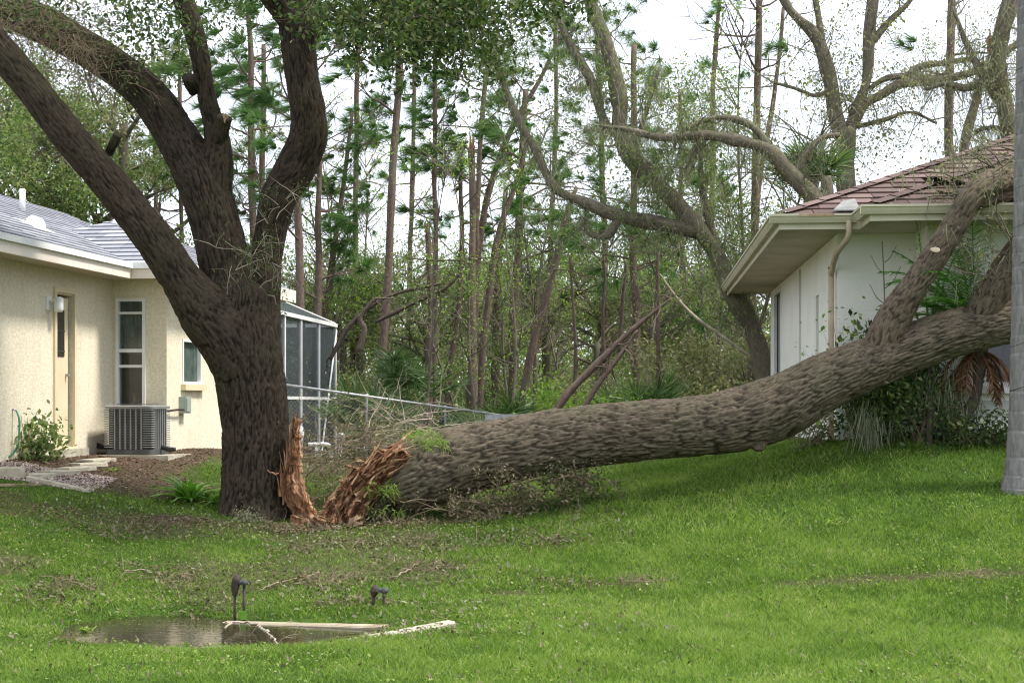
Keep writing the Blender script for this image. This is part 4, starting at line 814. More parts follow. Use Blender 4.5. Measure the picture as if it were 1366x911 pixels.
# ---------------------------------------------------------------- foreground palm trunk
PB = G(1362, 652); pt = thing('palm_tree', 'smooth grey ringed palm trunk cut by the right edge of the picture', 'palm tree', PB)
m, n, b = newmat('palm_trunk'); v = coords(n)
c = ramp(n, noise(n, coords(n, None, (6, 6, 1.5)), 4, 6, .65), [(.3, (.12, .108, .10)), (.7, (.27, .255, .24))]); n.links.new(c, b.inputs['Base Color']); b.inputs['Roughness'].default_value = .85
bump(n, noise(n, coords(n, None, (30, 30, 4)), 3, 4), b, .5, .02); M['palmtrunk'] = m
zz = np.arange(-.1, 7.2, .012); base_r = .13 + .075 * np.exp(-np.maximum(zz, 0) / .3) + .0 * zz
ringp = np.mod(zz + .09 * np.sin(zz * 3.1) + .05 * np.sin(zz * 7.7), .21) / .21; rr_ = base_r - .006 * np.exp(-((ringp - .06) / .03)**2) + .006 * ringp
m_ = MB(); tube(m_, np.stack([.02 * zz, 0 * zz, zz, rr_], 1), 40); m_.build('trunk', M['palmtrunk'], pt, True)
sc_ = MB()
z_ = .12
while z_ < 7: 
    k_ = int(z_ / .19); a0 = g.uniform(0, 6); rr0 = .13 + .075 * math.exp(-z_ / .3) + .003; ln_ = g.uniform(1.5, 3.5)
    tube(sc_, [(.02 * z_ + rr0 * math.cos(t_), rr0 * math.sin(t_), z_ + .03 * math.sin(t_ * 1.5), .0028) for t_ in np.linspace(a0, a0 + ln_, 12)], 4); z_ += g.uniform(.12, .24)
tag(sc_.build('leaf_scars', M['dark'], pt), kind='stuff')
def frond(mb, p, d, L_, g, wid=.35, droop=.5, nl=46, st=None, lw=.02):
    """feather palm frond: rachis and two rows of leaflets"""
    k_ = 14; pts = []; q_ = np.array(p, float); dd = d / np.linalg.norm(d)
    for i_ in range(k_): pts.append([*q_, .014 * (1 - .8 * i_ / k_)]); dd = dd + A(0, 0, -droop / k_ * (1 + i_ * .12)); dd /= np.linalg.norm(dd); q_ = q_ + dd * L_ / k_
    pts = np.array(pts); tube(st or mb, pts, 4, tint=.6); q2 = crom(pts, L_ / nl)[4:, :3]; T = np.gradient(q2, axis=0); T /= np.linalg.norm(T, axis=1)[:, None]
    s_ = np.cross(T, A(0, 0, 1)); s_ /= np.linalg.norm(s_, axis=1)[:, None] + 1e-6; f = np.linspace(0, 1, len(q2)); ll = wid * np.sin(math.pi * (.12 + .82 * f))**.7
    for sg in (-1, 1): strips(mb, q2, s_ * sg * .8 + T * .65 + g.normal(0, .08, q2.shape), ll, lw, A(0, 0, -.25), g, 2)
m_ = MB()
for k_ in range(16): a_ = k_ * 2.4; frond(m_, (.14, 0, 7.1), A(math.cos(a_), math.sin(a_), .9 + .3 * math.sin(k_)), 2.2, g, .5, 1.4)
m_.build('fronds', M['palm'], pt)
# ---------------------------------------------------------------- background: pines
def to_ground(rows, Y, r0=None):
    """rows of (u, v, r) from the top down to a visible point, continued to the ground"""
    a_ = limb([(*r_[:3], Y if len(r_) < 4 else r_[3]) for r_ in rows]); p, d = a_[-1], a_[-1] - a_[-2]; z_ = gz(p[0], p[1]) - .2
    t_ = (z_ - p[2]) / (d[2] if abs(d[2]) > 1e-3 else -1); t_ = min(max(t_, 0), 12); e = p + d * t_; e[2] = z_; e[3] = p[3] * (r0 or 1.15)
    if np.linalg.norm(e[:3] - p[:3]) > .05: a_ = np.vstack([a_, e])
    return a_
def tuft(c, d, g, n_, L_):
    dd = d[:, None] * 1.25 + .9 * g.normal(0, .45, (len(c), n_, 3)); dd[..., 2] -= .15; dd /= np.linalg.norm(dd, axis=2)[..., None]
    b = np.repeat(c[:, None], n_, 1) + dd * .02; return b.reshape(-1, 3), dd.reshape(-1, 3)
def pine(rows, Y, label, seed, z0=6., z1=14., nb=16, bl=2.2, ntuft=5, bare=0, mat='pinebark', group='pine trees in the woods behind the houses', snag=False, name='pine_tree', wind=(-.5, 0, -.15), nn=70):
    g = np.random.default_rng(seed); a_ = to_ground([(*r_[:2], r_[2] * .74) for r_ in rows], Y); base = a_[-1, :3].copy(); base[2] += .2
    t = thing(name, label, 'tree' if not snag else 'dead tree', base, 0, group); m_ = MB()
    q_ = crom(a_, .25); q_[:, :2] += (fbm(q_[:, 2] * .5, seed, 0, 2)[:, None] - .5) * .12; q_[:, 3] *= 1 + .16 * (fbm(q_[:, 2] * 2.3, seed, 1, 2) - .5) * 2
    tube(m_, q_, 10); shift(m_, base).build('trunk', M[mat], t, True)
    brn, nd = MB(), MB(); top = a_[np.argmax(a_[:, 2])]
    zs = np.sort(g.uniform(max(z0, a_[:, 2].min()), min(z1, a_[:, 2].max() - .1), int(nb * .85 + .5))) if a_[:, 2].max() > z0 else []
    order = np.argsort(a_[:, 2]); A_ = a_[order]
    for z_ in zs:
        p = np.array([np.interp(z_, A_[:, 2], A_[:, k_]) for k_ in range(4)]); az = g.uniform(0, 6.283); f = (z_ - z0) / max(z1 - z0, 1)
        d = A(math.cos(az), math.sin(az), g.uniform(-.15, .55)); L_ = bl * g.uniform(.4, 1.2) * (1.15 - .4 * f)
        pts = [[*p[:3], p[3] * .36]]; q2 = p[:3].copy(); dd = d / np.linalg.norm(d); K = 6
        for i_ in range(K):
            dd = dd + unit(1, g)[0] * .28 + A(0, 0, .06); dd /= np.linalg.norm(dd); q2 = q2 + dd * L_ / K; pts.append([*q2, p[3] * .36 * (1 - .85 * (i_ + 1) / K)])
        pts = np.array(pts); tube(brn, pts, 5)
        for i_ in range(2, K + 1):
            for _r in range(int(g.integers(0, 4))): d5 = dd * .4 + unit(1, g)[0]; tube(brn, [[*pts[i_, :3], .008], [*(pts[i_, :3] + d5 * L_ * .12 + A(0, 0, .02)), .006], [*(pts[i_, :3] + d5 * L_ * g.uniform(.18, .35)), .003]], 3)
            if g.random() < .62:
                d3 = dd + unit(1, g)[0] * 1.0; d3[2] += .2; d3 /= np.linalg.norm(d3); L2 = L_ * g.uniform(.15, .4); e = pts[i_, :3] + d3 * L2
                mid = (pts[i_, :3] + e) / 2 + unit(1, g)[0] * L2 * .12; tube(brn, [[*pts[i_, :3], pts[i_, 3] * .7 + .004], [*mid, .008], [*e, .005]], 4)
                if g.random() > bare + .15:
                    k_ = int(g.integers(1, ntuft)); c = e + g.normal(0, .12, (k_, 3)) * A(1, 1, .8); b, d4 = tuft(c, np.repeat((d3 * .6 + A(*wind))[None], k_, 0), g, nn, .3)
                    strips(nd, b, d4, g.uniform(.22, .46, len(b)), .014, A(*wind) * .3, g, 1)
    if brn.n: tag(shift(brn, base).build('branches', M[mat], t), kind='stuff')
    if nd.n: tag(shift(nd, base).build('needles', M['needle'], t), kind='stuff')
    if snag:
        s_ = MB()
        for k_ in range(12): shard(s_, top[:3] + A(g.normal(0, top[3] * .5), g.normal(0, top[3] * .5), -.15), A(g.normal(0, .12), 0, 1), g.uniform(.2, .55), .07, .03, g)
        tag(shift(s_, base).build('broken_top', M['tornoak'], t), kind='stuff')
    return t
PN = [
 ([(536, -120, 6), (532, 100, 6.5), (524, 240, 7), (515, 380, 7), (505, 560, 8)], 34, 'tall slender pine left of the woods, its trunk crossing the fence rail', dict(z0=8, z1=13, nb=14, bl=2.2)),
 ([(583, -60, 4), (580, 150, 4.5), (580, 330, 4.5), (581, 550, 5)], 37, 'very thin straight pine between the slender pine and the reddish stub', dict(z0=6, z1=14, nb=18)),
 ([(573, 300, 4.5), (572, 420, 6), (571, 560, 6.5)], 36, 'short reddish pine trunk just left of the very thin straight pine', dict(z0=6, z1=8, nb=3, bare=.7)),
 ([(629, 198, 6.5), (628, 320, 6.5), (631, 430, 8), (631, 560, 9)], 35, 'snapped pine with a splintered top in the middle of the woods', dict(snag=True, z0=4.5, z1=7, nb=4, bare=1, name='broken_pine')),
 ([(656, 50, 3.5), (645, 130, 4.5), (638, 240, 4.8), (633, 380, 5.5), (628, 560, 6)], 36, 'thin bent pine rising right beside the snapped pine', dict(z0=7, z1=12, nb=12, bare=.5, bl=1.5)),
 ([(617, 190, 3.6), (616, 300, 4.6), (614, 400, 5), (603, 480, 5.5), (594, 560, 6)], 38, 'crooked grey pine left of the snapped pine leaning right as it rises', dict(z0=6, z1=10, nb=7, bare=.6)),
 ([(752, 40, 3), (718, 110, 4), (687, 165, 5), (660, 235, 5.5), (640, 310, 6), (633, 420, 6)], 38, 'long pine leaning steeply to the right across the sky', dict(z0=7, z1=13, nb=12, bl=1.6)),
 ([(705, 180, 3.5), (684, 260, 5), (663, 330, 5.5), (650, 420, 6), (640, 550, 6.5)], 36, 'brown pine leaning right behind the snapped pine', dict(z0=7, z1=10, nb=8)),
 ([(703, 120, 5), (694, 250, 7), (690, 350, 8), (686, 430, 9), (684, 560, 10)], 42, 'stout reddish pine with crooked arms right of centre', dict(z0=5, z1=12, nb=18, bl=2.6)),
 ([(676, 250, 4), (668, 330, 5.5), (662, 440, 7), (660, 560, 7)], 44, 'broken reddish pine left of the stout one', dict(z0=5, z1=8, nb=6, bare=.4)),
 ([(770, 250, 4), (750, 305, 6), (735, 370, 6.5), (712, 450, 7), (692, 548, 8)], 32, 'dark pine trunk leaning to the right just behind the fallen trunk', dict(z0=4, z1=7, nb=6, bl=1.2)),
 ([(846, 60, 5), (847, 240, 6.5), (846, 360, 7), (849, 480, 8)], 38, 'straight reddish pine above the saw palmettos', dict(z0=4, z1=14, nb=22)),
 ([(876, 300, 3), (878, 400, 3.5), (882, 530, 4)], 31, 'thin dark young pine right of the saw palmettos', dict(z0=3, z1=6, nb=5, bl=.9, bare=.5)),
 ([(908, 120, 3.5), (910, 310, 4.5), (912, 440, 5)], 45, 'distant thin pine between the palmettos and the white house', dict(z0=5, z1=13, nb=14)),
 ([(1014, -80, 5), (1013, 0, 6), (1008, 170, 7), (1005, 320, 8), (1000, 500, 9)], 34, 'tall pine with peeling vines beside the white house', dict(z0=7, z1=12, nb=8, bare=.75, bl=2)),
 ([(1044, 10, 3), (1028, 150, 4.5), (1015, 230, 5), (1004, 380, 5), (985, 500, 6)], 35, 'slimmer pine twined close against the tall one by the white house', dict(z0=7, z1=12, nb=7, bare=.8, bl=1.8)),
 ([(1271, -60, 7), (1268, 60, 7.5), (1266, 150, 8), (1266, 260, 8)], 31, 'tall brown pine rising straight behind the brown shingled roof', dict(z0=8, z1=12, nb=9, bl=2, bare=.6)),
 ([(1322, 60, 3), (1297, 146, 8), (1286, 190, 9), (1280, 260, 9)], 32, 'short snapped dark trunk behind the brown roof ridge', dict(snag=True, z0=20, name='broken_pine')),
 ([(396, -40, 5), (398, 150, 6), (400, 300, 7), (402, 420, 8)], 33, 'pine close behind the screened enclosure on the right of the oak', dict(z0=5, z1=13, nb=22)),
 ([(428, 180, 4), (426, 300, 5.5), (424, 420, 7)], 35, 'pine just right of the one behind the enclosure with a torn side', dict(z0=4, z1=10, nb=14)),
 ([(331, -40, 4), (333, 100, 5), (335, 250, 6), (340, 400, 6)], 36, 'pine seen between the middle and the right limb of the standing oak', dict(z0=6, z1=14, nb=24)),
 ([(352, 60, 4), (350, 200, 5), (349, 330, 5)], 40, 'pinkish pine beside the one between the oak limbs', dict(z0=5, z1=12, nb=18)),
 ([(470, 150, 3), (458, 260, 4), (440, 380, 6), (425, 450, 7)], 37, 'pine leaning right behind the screened enclosure', dict(z0=5, z1=11, nb=16)),
 ([(240, 40, 3), (238, 200, 4), (240, 330, 4)], 42, 'thin pine glimpsed left of the middle oak limb', dict(z0=6, z1=12, nb=16)),
 ([(205, 60, 3), (208, 200, 3.5), (210, 330, 4)], 44, 'faint thin pine above the left roof beside the low oak limb', dict(z0=6, z1=12, nb=14)),
 ([(795, -20, 4), (800, 140, 5), (806, 300, 5.5), (805, 520, 6)], 44, 'tall pine behind the mossy leaning oak', dict(z0=4, z1=14, nb=24)),
 ([(740, -30, 3.5), (742, 120, 4), (738, 260, 5), (730, 420, 5)], 48, 'distant pine with windswept needles right of the leaning one', dict(z0=6, z1=14, nb=22)),
 ([(960, -20, 3.5), (952, 120, 4.5), (950, 300, 5)], 50, 'distant pine above the crooked bare limb', dict(z0=8, z1=14, nb=12)),
 ([(555, -40, 3), (552, 120, 4), (548, 300, 4.5)], 50, 'distant pine behind the two thin straight ones', dict(z0=5, z1=15, nb=24)),
 ([(480, -60, 3.5), (478, 120, 4.5), (474, 300, 5)], 46, 'distant feathery pine left of the slender pine', dict(z0=5, z1=14, nb=30)),
]
PNAME = ['slender pine at the fence rail', 'very thin straight pine', 'short reddish pine stub', 'snapped pine', 'thin bent pine', 'crooked grey pine', 'steeply leaning pine', 'right leaning brown pine', 'stout reddish pine', 'broken reddish pine', 'dark leaning pine', 'straight reddish pine', 'thin dark young pine', 'distant thin pine by the white house', 'tall vine pine', 'twined slimmer pine', 'brown pine behind the roof', 'snapped dark trunk', 'pine behind the enclosure', 'torn sided pine', 'pine between the oak limbs', 'pinkish pine', 'right leaning pine by the enclosure', 'pine left of the middle oak limb', 'faint pine over the left roof', 'tall pine behind the leaning oak', 'windswept distant pine', 'distant pine by the arching limb', 'distant pine behind the two straight ones', 'feathery distant pine']
for k_, (rw, Y, lb, kw) in enumerate(PN): pine(rw, Y, lb, 100 + k_, **kw)
# ---------------------------------------------------------------- background: mossy oaks with explicit limbs
def dress(t, base, paths, Y, g, ntw, L_, nleaf, leafmat, nmoss, depth=2, r_=.012, lsize=.07, mossL=.35, twmat='greybark', lsig=.16):
    P_ = np.vstack([crom(limb([(*p_[:3], p_[3] if len(p_) > 3 else Y) for p_ in pp]), .15)[:, :3] for pp in paths])
    tw, tips = twigs(P_, g, ntw, L_, r_, .5, .02, depth=depth, nb=3, spread=.85)
    tag(shift(tw, base).build('twigs', M[twmat], t), kind='stuff')
    T_ = np.vstack([x[0] for x in tips]); lf, ms = MB(), MB()
    if nleaf:
        cen = T_[g.integers(0, len(T_), nleaf // 14)]; keep = fbm(cen[:, 0] * .7, cen[:, 1] * .7 + 3, cen[:, 2] * .7, 2) > .42; cen = cen[keep]
        leaves(lf, np.repeat(cen, 18, 0) + g.normal(0, lsig, (len(cen) * 18, 3)) - base, lsize, g, .42); tag(lf.build('foliage', M[leafmat], t), kind='stuff')
    if nmoss:
        cen = np.vstack([P_[g.integers(0, len(P_), nmoss // 2)], T_[g.integers(0, len(T_), nmoss // 2)]]) + g.normal(0, .05, (nmoss // 2 * 2, 3))
        strips(ms, cen - base, unit(len(cen), g) * A(.6, .6, .3) + A(0, 0, -.5), g.uniform(.3, 1, len(cen)) * mossL, .009, unit(len(cen), g) * .35 + A(0, 0, -.4), g, 2)
        tag(ms.build('moss', M['moss'], t), kind='stuff')
def bgoak(name, label, Y, main, arms, seed, mat='greybark', group=None, **kw):
    g = np.random.default_rng(seed); a_ = to_ground(main, Y); base = a_[-1, :3].copy(); base[2] += .2; t = thing(name, label, 'tree', base, 0, group)
    m_ = MB(); q_ = crom(a_, .12); q_[:, 3] *= 1 + .25 * (fbm(q_[:, 2] * 2, q_[:, 0] * 2, seed, 3) - .5) * 2; tube(m_, q_, 14, wob=.25); shift(m_, base).build('trunk', M[mat], t, True)
    for ar in arms:
        m_ = MB(); q_ = crom(limb([(*r_[:3], r_[3] if len(r_) > 3 else Y) for r_ in ar]), .12); q_[:, 3] *= 1 + .25 * (fbm(q_[:, 2] * 2, q_[:, 0] * 2, seed, 3) - .5) * 2; tube(m_, q_, 10, wob=.25); shift(m_, base).build('limb', M[mat], t, True)
    dress(t, base, [main] + arms, Y, g, **kw); return t
bgoak('oak_tree', 'mossy oak leaning left from behind the white house with trailing grey moss', 28,
  [(790, -60, 7), (787, 0, 8), (809, 58, 9), (826, 133, 10), (827, 177, 11), (844, 213, 13), (878, 248, 10.5), (910, 280, 11.5), (950, 330, 12), (976, 388, 12), (998, 425, 12), (1014, 470, 13), (1022, 520, 14)],
  [[(826, 177, 8), (809, 169, 7), (787, 106, 6), (760, 58, 5), (740, 10, 4), (735, -40, 3)], [(930, 308, 11), (880, 298, 10), (826, 288, 8.5), (779, 270, 7.5), (740, 250, 6.5), (713, 198, 5.5), (687, 151, 5), (668, 100, 3.5), (650, 40, 2.5)], [(826, 290, 6), (812, 314, 6), (800, 317, 5), (784, 309, 4), (776, 290, 2)],
   [(905, 275, 8), (870, 230, 6), (850, 200, 4), (862, 150, 3), (880, 90, 2)], [(960, 345, 8), (940, 270, 5), (935, 200, 3), (950, 150, 2)]],
  201, ntw=150, L_=1.1, nleaf=15000, leafmat='bgleaf', nmoss=13000)
bgoak('uprooted_oak', 'bare oak limb arching left over the eave from a broken stump end', 27,
  [(800, 168, 2), (835, 173, 4), (870, 182, 5), (893, 184, 5.5), (937, 180, 7), (982, 187, 7.5), (1010, 194, 8), (1030, 205, 10), (1052, 228, 11), (1075, 252, 12), (1090, 275, 13), (1100, 330, 14)],
  [[(1028, 200, 6), (1010, 175, 5.5), (990, 162, 5), (960, 157, 4), (929, 166, 3.5), (905, 180, 2)], [(1092, 275, 10), (1104, 256, 8.5), (1101, 236, 7)], [(937, 180, 5), (925, 200, 3.5), (915, 225, 2)], [(1060, 235, 6), (1075, 205, 5), (1095, 185, 4), (1120, 180, 3)]],
  202, mat='greybark', ntw=70, L_=.9, nleaf=900, leafmat='bgleaf', nmoss=4500)
bgoak('oak_tree', 'dark forked oak standing behind the left end of the brown roof', 30,
  [(1128, 172, 13), (1129, 200, 12), (1129, 262, 12.5), (1131, 300, 13)],
  [[(1126, 190, 9), (1115, 150, 10), (1106, 102, 9), (1088, 49, 8), (1064, 25, 7), (1048, 5, 6), (1030, -40, 5)], [(1098, 80, 6), (1095, 45, 4.5), (1088, 0, 4), (1082, -40, 3)],
   [(1130, 188, 9), (1140, 150, 8), (1155, 111, 8), (1160, 44, 7.5), (1164, -5, 7), (1168, -60, 6)], [(1138, 165, 8), (1152, 140, 8), (1172, 129, 7), (1204, 111, 7), (1240, 108, 7), (1270, 104, 6), (1315, 89, 5.5), (1366, 53, 5), (1420, 30, 4)],
   [(1204, 112, 5), (1225, 90, 5), (1262, 84, 4.5), (1300, 78, 3)], [(1160, 118, 4), (1185, 104, 4.5), (1230, 100, 4)], [(1160, 60, 5), (1185, 30, 4), (1215, 0, 3), (1230, -40, 2)], [(1110, 120, 4), (1088, 128, 3), (1060, 118, 2.5), (1030, 110, 2)], [(1140, 170, 3), (1180, 160, 3), (1215, 150, 2.4), (1250, 165, 1.5)]],
  203, ntw=170, L_=1.0, nleaf=5000, leafmat='olive', nmoss=3000, depth=2)
bgoak('oak_tree', 'moss hung oak limb rising over the ridge of the brown roof at the right edge', 23,
  [(1356, -40, 9), (1348, 0, 10), (1334, 60, 11), (1333, 100, 12), (1342, 150, 13), (1354, 205, 14), (1362, 260, 15)],
  [[(1336, 90, 7), (1310, 110, 6), (1285, 118, 5), (1262, 112, 4), (1235, 120, 3)], [(1345, 150, 7), (1320, 120, 5), (1290, 60, 4), (1270, 10, 3)], [(1350, 180, 6), (1325, 170, 4), (1300, 175, 3)]],
  204, ntw=90, L_=.8, nleaf=3000, leafmat='olive', nmoss=3500, lsize=.05)
# leafy crowns above and behind the left house
def crowntree(name, label, u, v, Y, w_, h_, seed, nleaf, leafmat='bgleaf', trunk=((0, 0),), group=None, lsize=.10, gap=.47, nl=7, mat='greybark', tf=None):
    tf = tf or (.82 if seed < 310 else .6)
    if seed < 310: nleaf = int(nleaf * .5)
    """a tree with a forked trunk and an uneven crown of leaf clumps centred on pixel (u, v)"""
    g = np.random.default_rng(seed); c = P(u, v, Y); bx, by = c[0] + g.normal(0, .3), c[1]; base = A(bx, by, gz(bx, by)); t = thing(name, label, 'tree', base, 0, group)
    m_, tw = MB(), MB(); out, tips = [], []; H_ = c[2] - base[2]
    tr0 = np.array([[bx, by, base[2] - .2, .17], [bx + g.normal(0, .1), by, base[2] + H_ * .35, .13], [c[0], c[1], base[2] + H_ * tf, .11]]); tube(m_, crom(tr0, .3), 9); shift(m_, base).build('trunk', M[mat], t, True)
    for k_ in range(nl):
        az = g.uniform(0, 6.283); d = A(math.cos(az) * w_, math.sin(az) * w_, h_ * g.uniform(.2, 1.3)); d /= np.linalg.norm(d)
        grow(g, tr0[-1, :3] - A(0, 0, g.uniform(0, H_ * .2)), d, g.uniform(.8, 1.2) * math.hypot(w_, h_) * .8, .07, 3, out, tips, 3, .75, 5, .3, .0, .62)
    for o_ in out: tube(tw, o_, 4)
    tag(shift(tw, base).build('branches', M[mat], t), kind='stuff')
    T_ = np.vstack([x[0] for x in tips]); cen = T_[g.integers(0, len(T_), nleaf // 12)]; cen = cen[fbm(cen[:, 0] * .6, cen[:, 1] * .6, cen[:, 2] * .8 + seed, 2) > gap]
    lf = MB(); leaves(lf, np.repeat(cen, 18, 0) + g.normal(0, .2, (len(cen) * 18, 3)) - base, lsize, g, .45); tag(lf.build('foliage', M[leafmat], t), kind='stuff'); return t
crowntree('oak_tree', 'leafy green oak rising behind the pale roof at the left edge', 20, 190, 34, 2.6, 2.4, 301, 24000, lsize=.10, gap=.44)
crowntree('oak_tree', 'leafy green oak behind the pale roof framed under the low oak limb', 130, 215, 36, 2.2, 2.0, 302, 18000, gap=.46)
crowntree('oak_tree', 'olive crowned oak behind the left house beside the dead twigs', 60, 110, 40, 2.6, 2.2, 303, 20000, 'olive', gap=.45)
crowntree('oak_tree', 'tall dark green oak crown high behind the left house roof', 100, 130, 38, 3.2, 2.6, 305, 22000, gap=.47)
crowntree('oak_tree', 'airy olive tree high behind the two left oak limbs', 165, 70, 36, 2.4, 2.0, 307, 15000, 'olive', gap=.47)
crowntree('oak_tree', 'airy green tree between the low limb and the pale roof ridge', 60, 170, 35, 2.2, 1.8, 308, 12000, gap=.48)
crowntree('oak_tree', 'bushy green tree crown cut by the upper left edge of the picture', -10, 60, 37, 2.2, 2.4, 306, 16000, gap=.42)
crowntree('oak_tree', 'loose green tree seen through the fork of the standing oak', 225, 240, 42, 1.8, 1.8, 304, 9000, gap=.5)
# airy woodland trees, each placed and turned on its own; three meshes sets shared
protos = [crowntree('woodland_tree', 'airy green broadleaf tree behind the screened enclosure', 450, 300, 44, 2.0, 2.0, 311, 8000, gap=.5, group='airy trees in the woods'),
          crowntree('woodland_tree', 'olive green broadleaf tree in the middle of the woods behind the snapped pine', 640, 330, 50, 2.2, 1.6, 312, 7000, 'olive', gap=.5, group='airy trees in the woods'),
          crowntree('woodland_tree', 'green twiggy tree in the woods above the saw palmettos', 800, 300, 46, 2.0, 2.2, 313, 8500, gap=.5, group='airy trees in the woods')]
def copy_tree(src, loc, rz, sc, label=None, **kw):
    o = src.copy(); C.objects.link(o); o.location = [float(x) for x in loc]; o.rotation_euler = (0, 0, rz); o.scale = (sc,) * 3
    if label: o['label'] = label
    for c in src.children:
        d = c.copy(); C.objects.link(d); d.parent = o
    return o
g = np.random.default_rng(77)
for k_, (x, y, s_, pr_, lb) in enumerate([(-7.5, 48, 1.1, 0, 'airy green tree far left behind the oak limbs'), (-3.2, 54, 1.17, 1, 'olive tree deep in the woods behind the slender pine'), (-1.2, 47, 0.91, 2, 'small green tree between the two thin straight pines'), (1.4, 56, 1.10, 0, 'green tree far behind the stout reddish pine'),
   (3.2, 52, 1.17, 2, 'twiggy green tree behind the straight reddish pine'), (5.2, 48, .95, 1, 'olive tree behind the leaning mossy oak'), (7.2, 55, 1.15, 0, 'green tree deep in the woods left of the white house'), (9.5, 50, .9, 2, 'green tree just beyond the eave of the white house'), (-10.5, 52, 1.2, 1, 'olive tree behind the ridge of the pale roof'), (0, 62, 1.17, 2, 'farthest green tree behind the snapped pine'), (5.5, 63, 1.30, 1, 'farthest olive tree behind the palmettos'), (-5, 60, 1.30, 0, 'farthest green tree behind the screened enclosure'), (14, 50, 1.0, 0, 'green tree behind the brown roof'), (18, 46, 1.0, 1, 'olive tree behind the right end of the brown roof')]):
    copy_tree(protos[pr_], (x, y, gz(x, y)), g.uniform(0, 6.28), s_, lb)
for k_, (x, y, s_, pr_, lb) in enumerate([(-2.4, 43, .95, 0, 'loose green tree just behind the fence beside the slender pine'), (.9, 45, 1.0, 2, 'loose green tree between the snapped pine and the stout reddish pine'), (2.4, 43, .8, 1, 'small olive tree behind the dark leaning pine'), (4.3, 44, .9, 0, 'small green tree behind the thin dark young pine'), (6.3, 42, .8, 2, 'small green tree beside the corner of the white house'), (-4.6, 46, 1.1, 1, 'olive tree behind the feathery pine'), (-.6, 58, 1.3, 0, 'tall green tree deep behind the snapped pine'), (3.8, 60, 1.4, 1, 'tall olive tree deep behind the straight reddish pine'), (8.2, 62, 1.4, 2, 'tall green tree deep behind the arching bare limb')]):
    copy_tree(protos[pr_], (x, y, gz(x, y)), g.uniform(0, 6.28), s_, lb)
def thin_tree(name, label, seed, h_):
    g = np.random.default_rng(seed); t = thing(name, label, 'tree', (0, 0, 0), 0, 'bare thin saplings in the woods'); m_, tw, lf = MB(), MB(), MB(); pts = [[0, 0, -.2, .045]]; q_ = A(0, 0, 0); d = A(g.normal(0, .12), 0, 1)
    for i_ in range(9): d = d + unit(1, g)[0] * .09; d[2] = abs(d[2]); d /= np.linalg.norm(d); q_ = q_ + d * h_ / 9; pts.append([*q_, .045 * (1 - i_ / 10)])
    pts = crom(np.array(pts), .2); tube(m_, pts, 6); m_.build('trunk', M['greybark'], t, True); o_, tp = [], []
    for k_ in range(26):
        p = pts[int(g.integers(len(pts) // 5, len(pts)))]; az = g.uniform(0, 6.283); grow(g, p[:3], A(math.cos(az), math.sin(az), g.uniform(.2, 1.6)), g.uniform(.6, 1.7), .018, 2, o_, tp, 3, .65, 5, .35, .02, .6)
    for x_ in o_: tube(tw, x_, 4)
    tag(tw.build('twigs', M['greybark'], t), kind='stuff'); T_ = np.vstack([x_[0] for x_ in tp]); c = T_[g.integers(0, len(T_), 90)]; leaves(lf, np.repeat(c, 10, 0) + g.normal(0, .12, (900, 3)), .08, g, .4); tag(lf.build('foliage', M['lime' if seed % 2 else 'olive'], t), kind='stuff'); return t
TT = [thin_tree('bare_sapling_tree', 'a', 801, 6.5), thin_tree('bare_sapling_tree', 'b', 802, 5.0), thin_tree('bare_sapling_tree', 'c', 803, 7.5)]; SAP = []
for k_ in range(34): y = g.uniform(30, 46); SAP.append((g.uniform(-.15 if y > 35 else -.07, .20) * y, y))
# understory shrubs
def bush(name, label, w_, h_, nleaf, leafmat, seed, lsize=.09, twigmat='brush', group=None, loc=(0, 0, 0), nst=14, gap=.4, cat='shrub', tr=.012, clump=16, dens=1):
    g = np.random.default_rng(seed); t = thing(name, label, cat, loc, 0, group); out, tips = [], []; tw, lf = MB(), MB()
    for k_ in range(nst):
        az = g.uniform(0, 6.283); d = A(math.cos(az) * w_ * .6, math.sin(az) * w_ * .6, h_ * g.uniform(.6, 1.1)); L_ = np.linalg.norm(d)
        grow(g, A(g.normal(0, w_ * .12), g.normal(0, w_ * .12), -.05), d, L_ * .8, tr, 2, out, tips, 3, .7, 5, .3, .0, .55)
    for o_ in out: tube(tw, o_, 4)
    tag(tw.build('stems', M[twigmat], t), kind='stuff')
    T_ = np.vstack([x[0] for x in tips]); T_[:, 2] = np.maximum(T_[:, 2], .02)
    if nleaf:
        cen = T_[g.integers(0, len(T_), nleaf // clump)]; cen = cen[fbm(cen[:, 0] * 1.3 + seed, cen[:, 1] * 1.3, cen[:, 2] * 1.3, 2) > gap]
        leaves(lf, np.repeat(cen, clump, 0) + g.normal(0, lsize * 1.6, (len(cen) * clump, 3)), lsize, g, .45); tag(lf.build('foliage', M[leafmat], t), kind='stuff')
    return t
GU = 'tangled shrubs under the pines'
bp = [bush('shrub', 'olive brown tangled shrub under the pines', 1.6, 2.1, 9000, 'olive', 401, .09, group=GU, gap=.42), bush('shrub', 'green leafy shrub under the pines', 1.5, 1.7, 10000, 'bgleaf', 402, .10, group=GU, gap=.42),
      bush('shrub', 'bright green shrub under the pines', 1.2, 1.3, 7000, 'lime', 403, .09, group=GU, gap=.46), bush('shrub', 'bare twiggy thicket under the pines', 1.6, 2.3, 2600, 'olive', 404, .08, group=GU, twigmat='paletwig', nst=34, gap=.45, tr=.018)]
used = set(); g = np.random.default_rng(12)
spots = []
for k_ in range(80):
    y = 29 + 24 * g.random()**.9; x = g.uniform(-.20, .26) * y + (0 if y > 30 else 0)
    if x < -2.0 and y < 37: continue
    if x > 3.0 and y < 30: continue
    spots.append((x, y))
PXY = [((rw[-1][0] - CX) / F * Y, Y) for rw, Y, lb, kw in PN]; KN = ['olive brown tangled shrub', 'green leafy shrub', 'bright green shrub', 'bare twiggy thicket']; cnt = {}
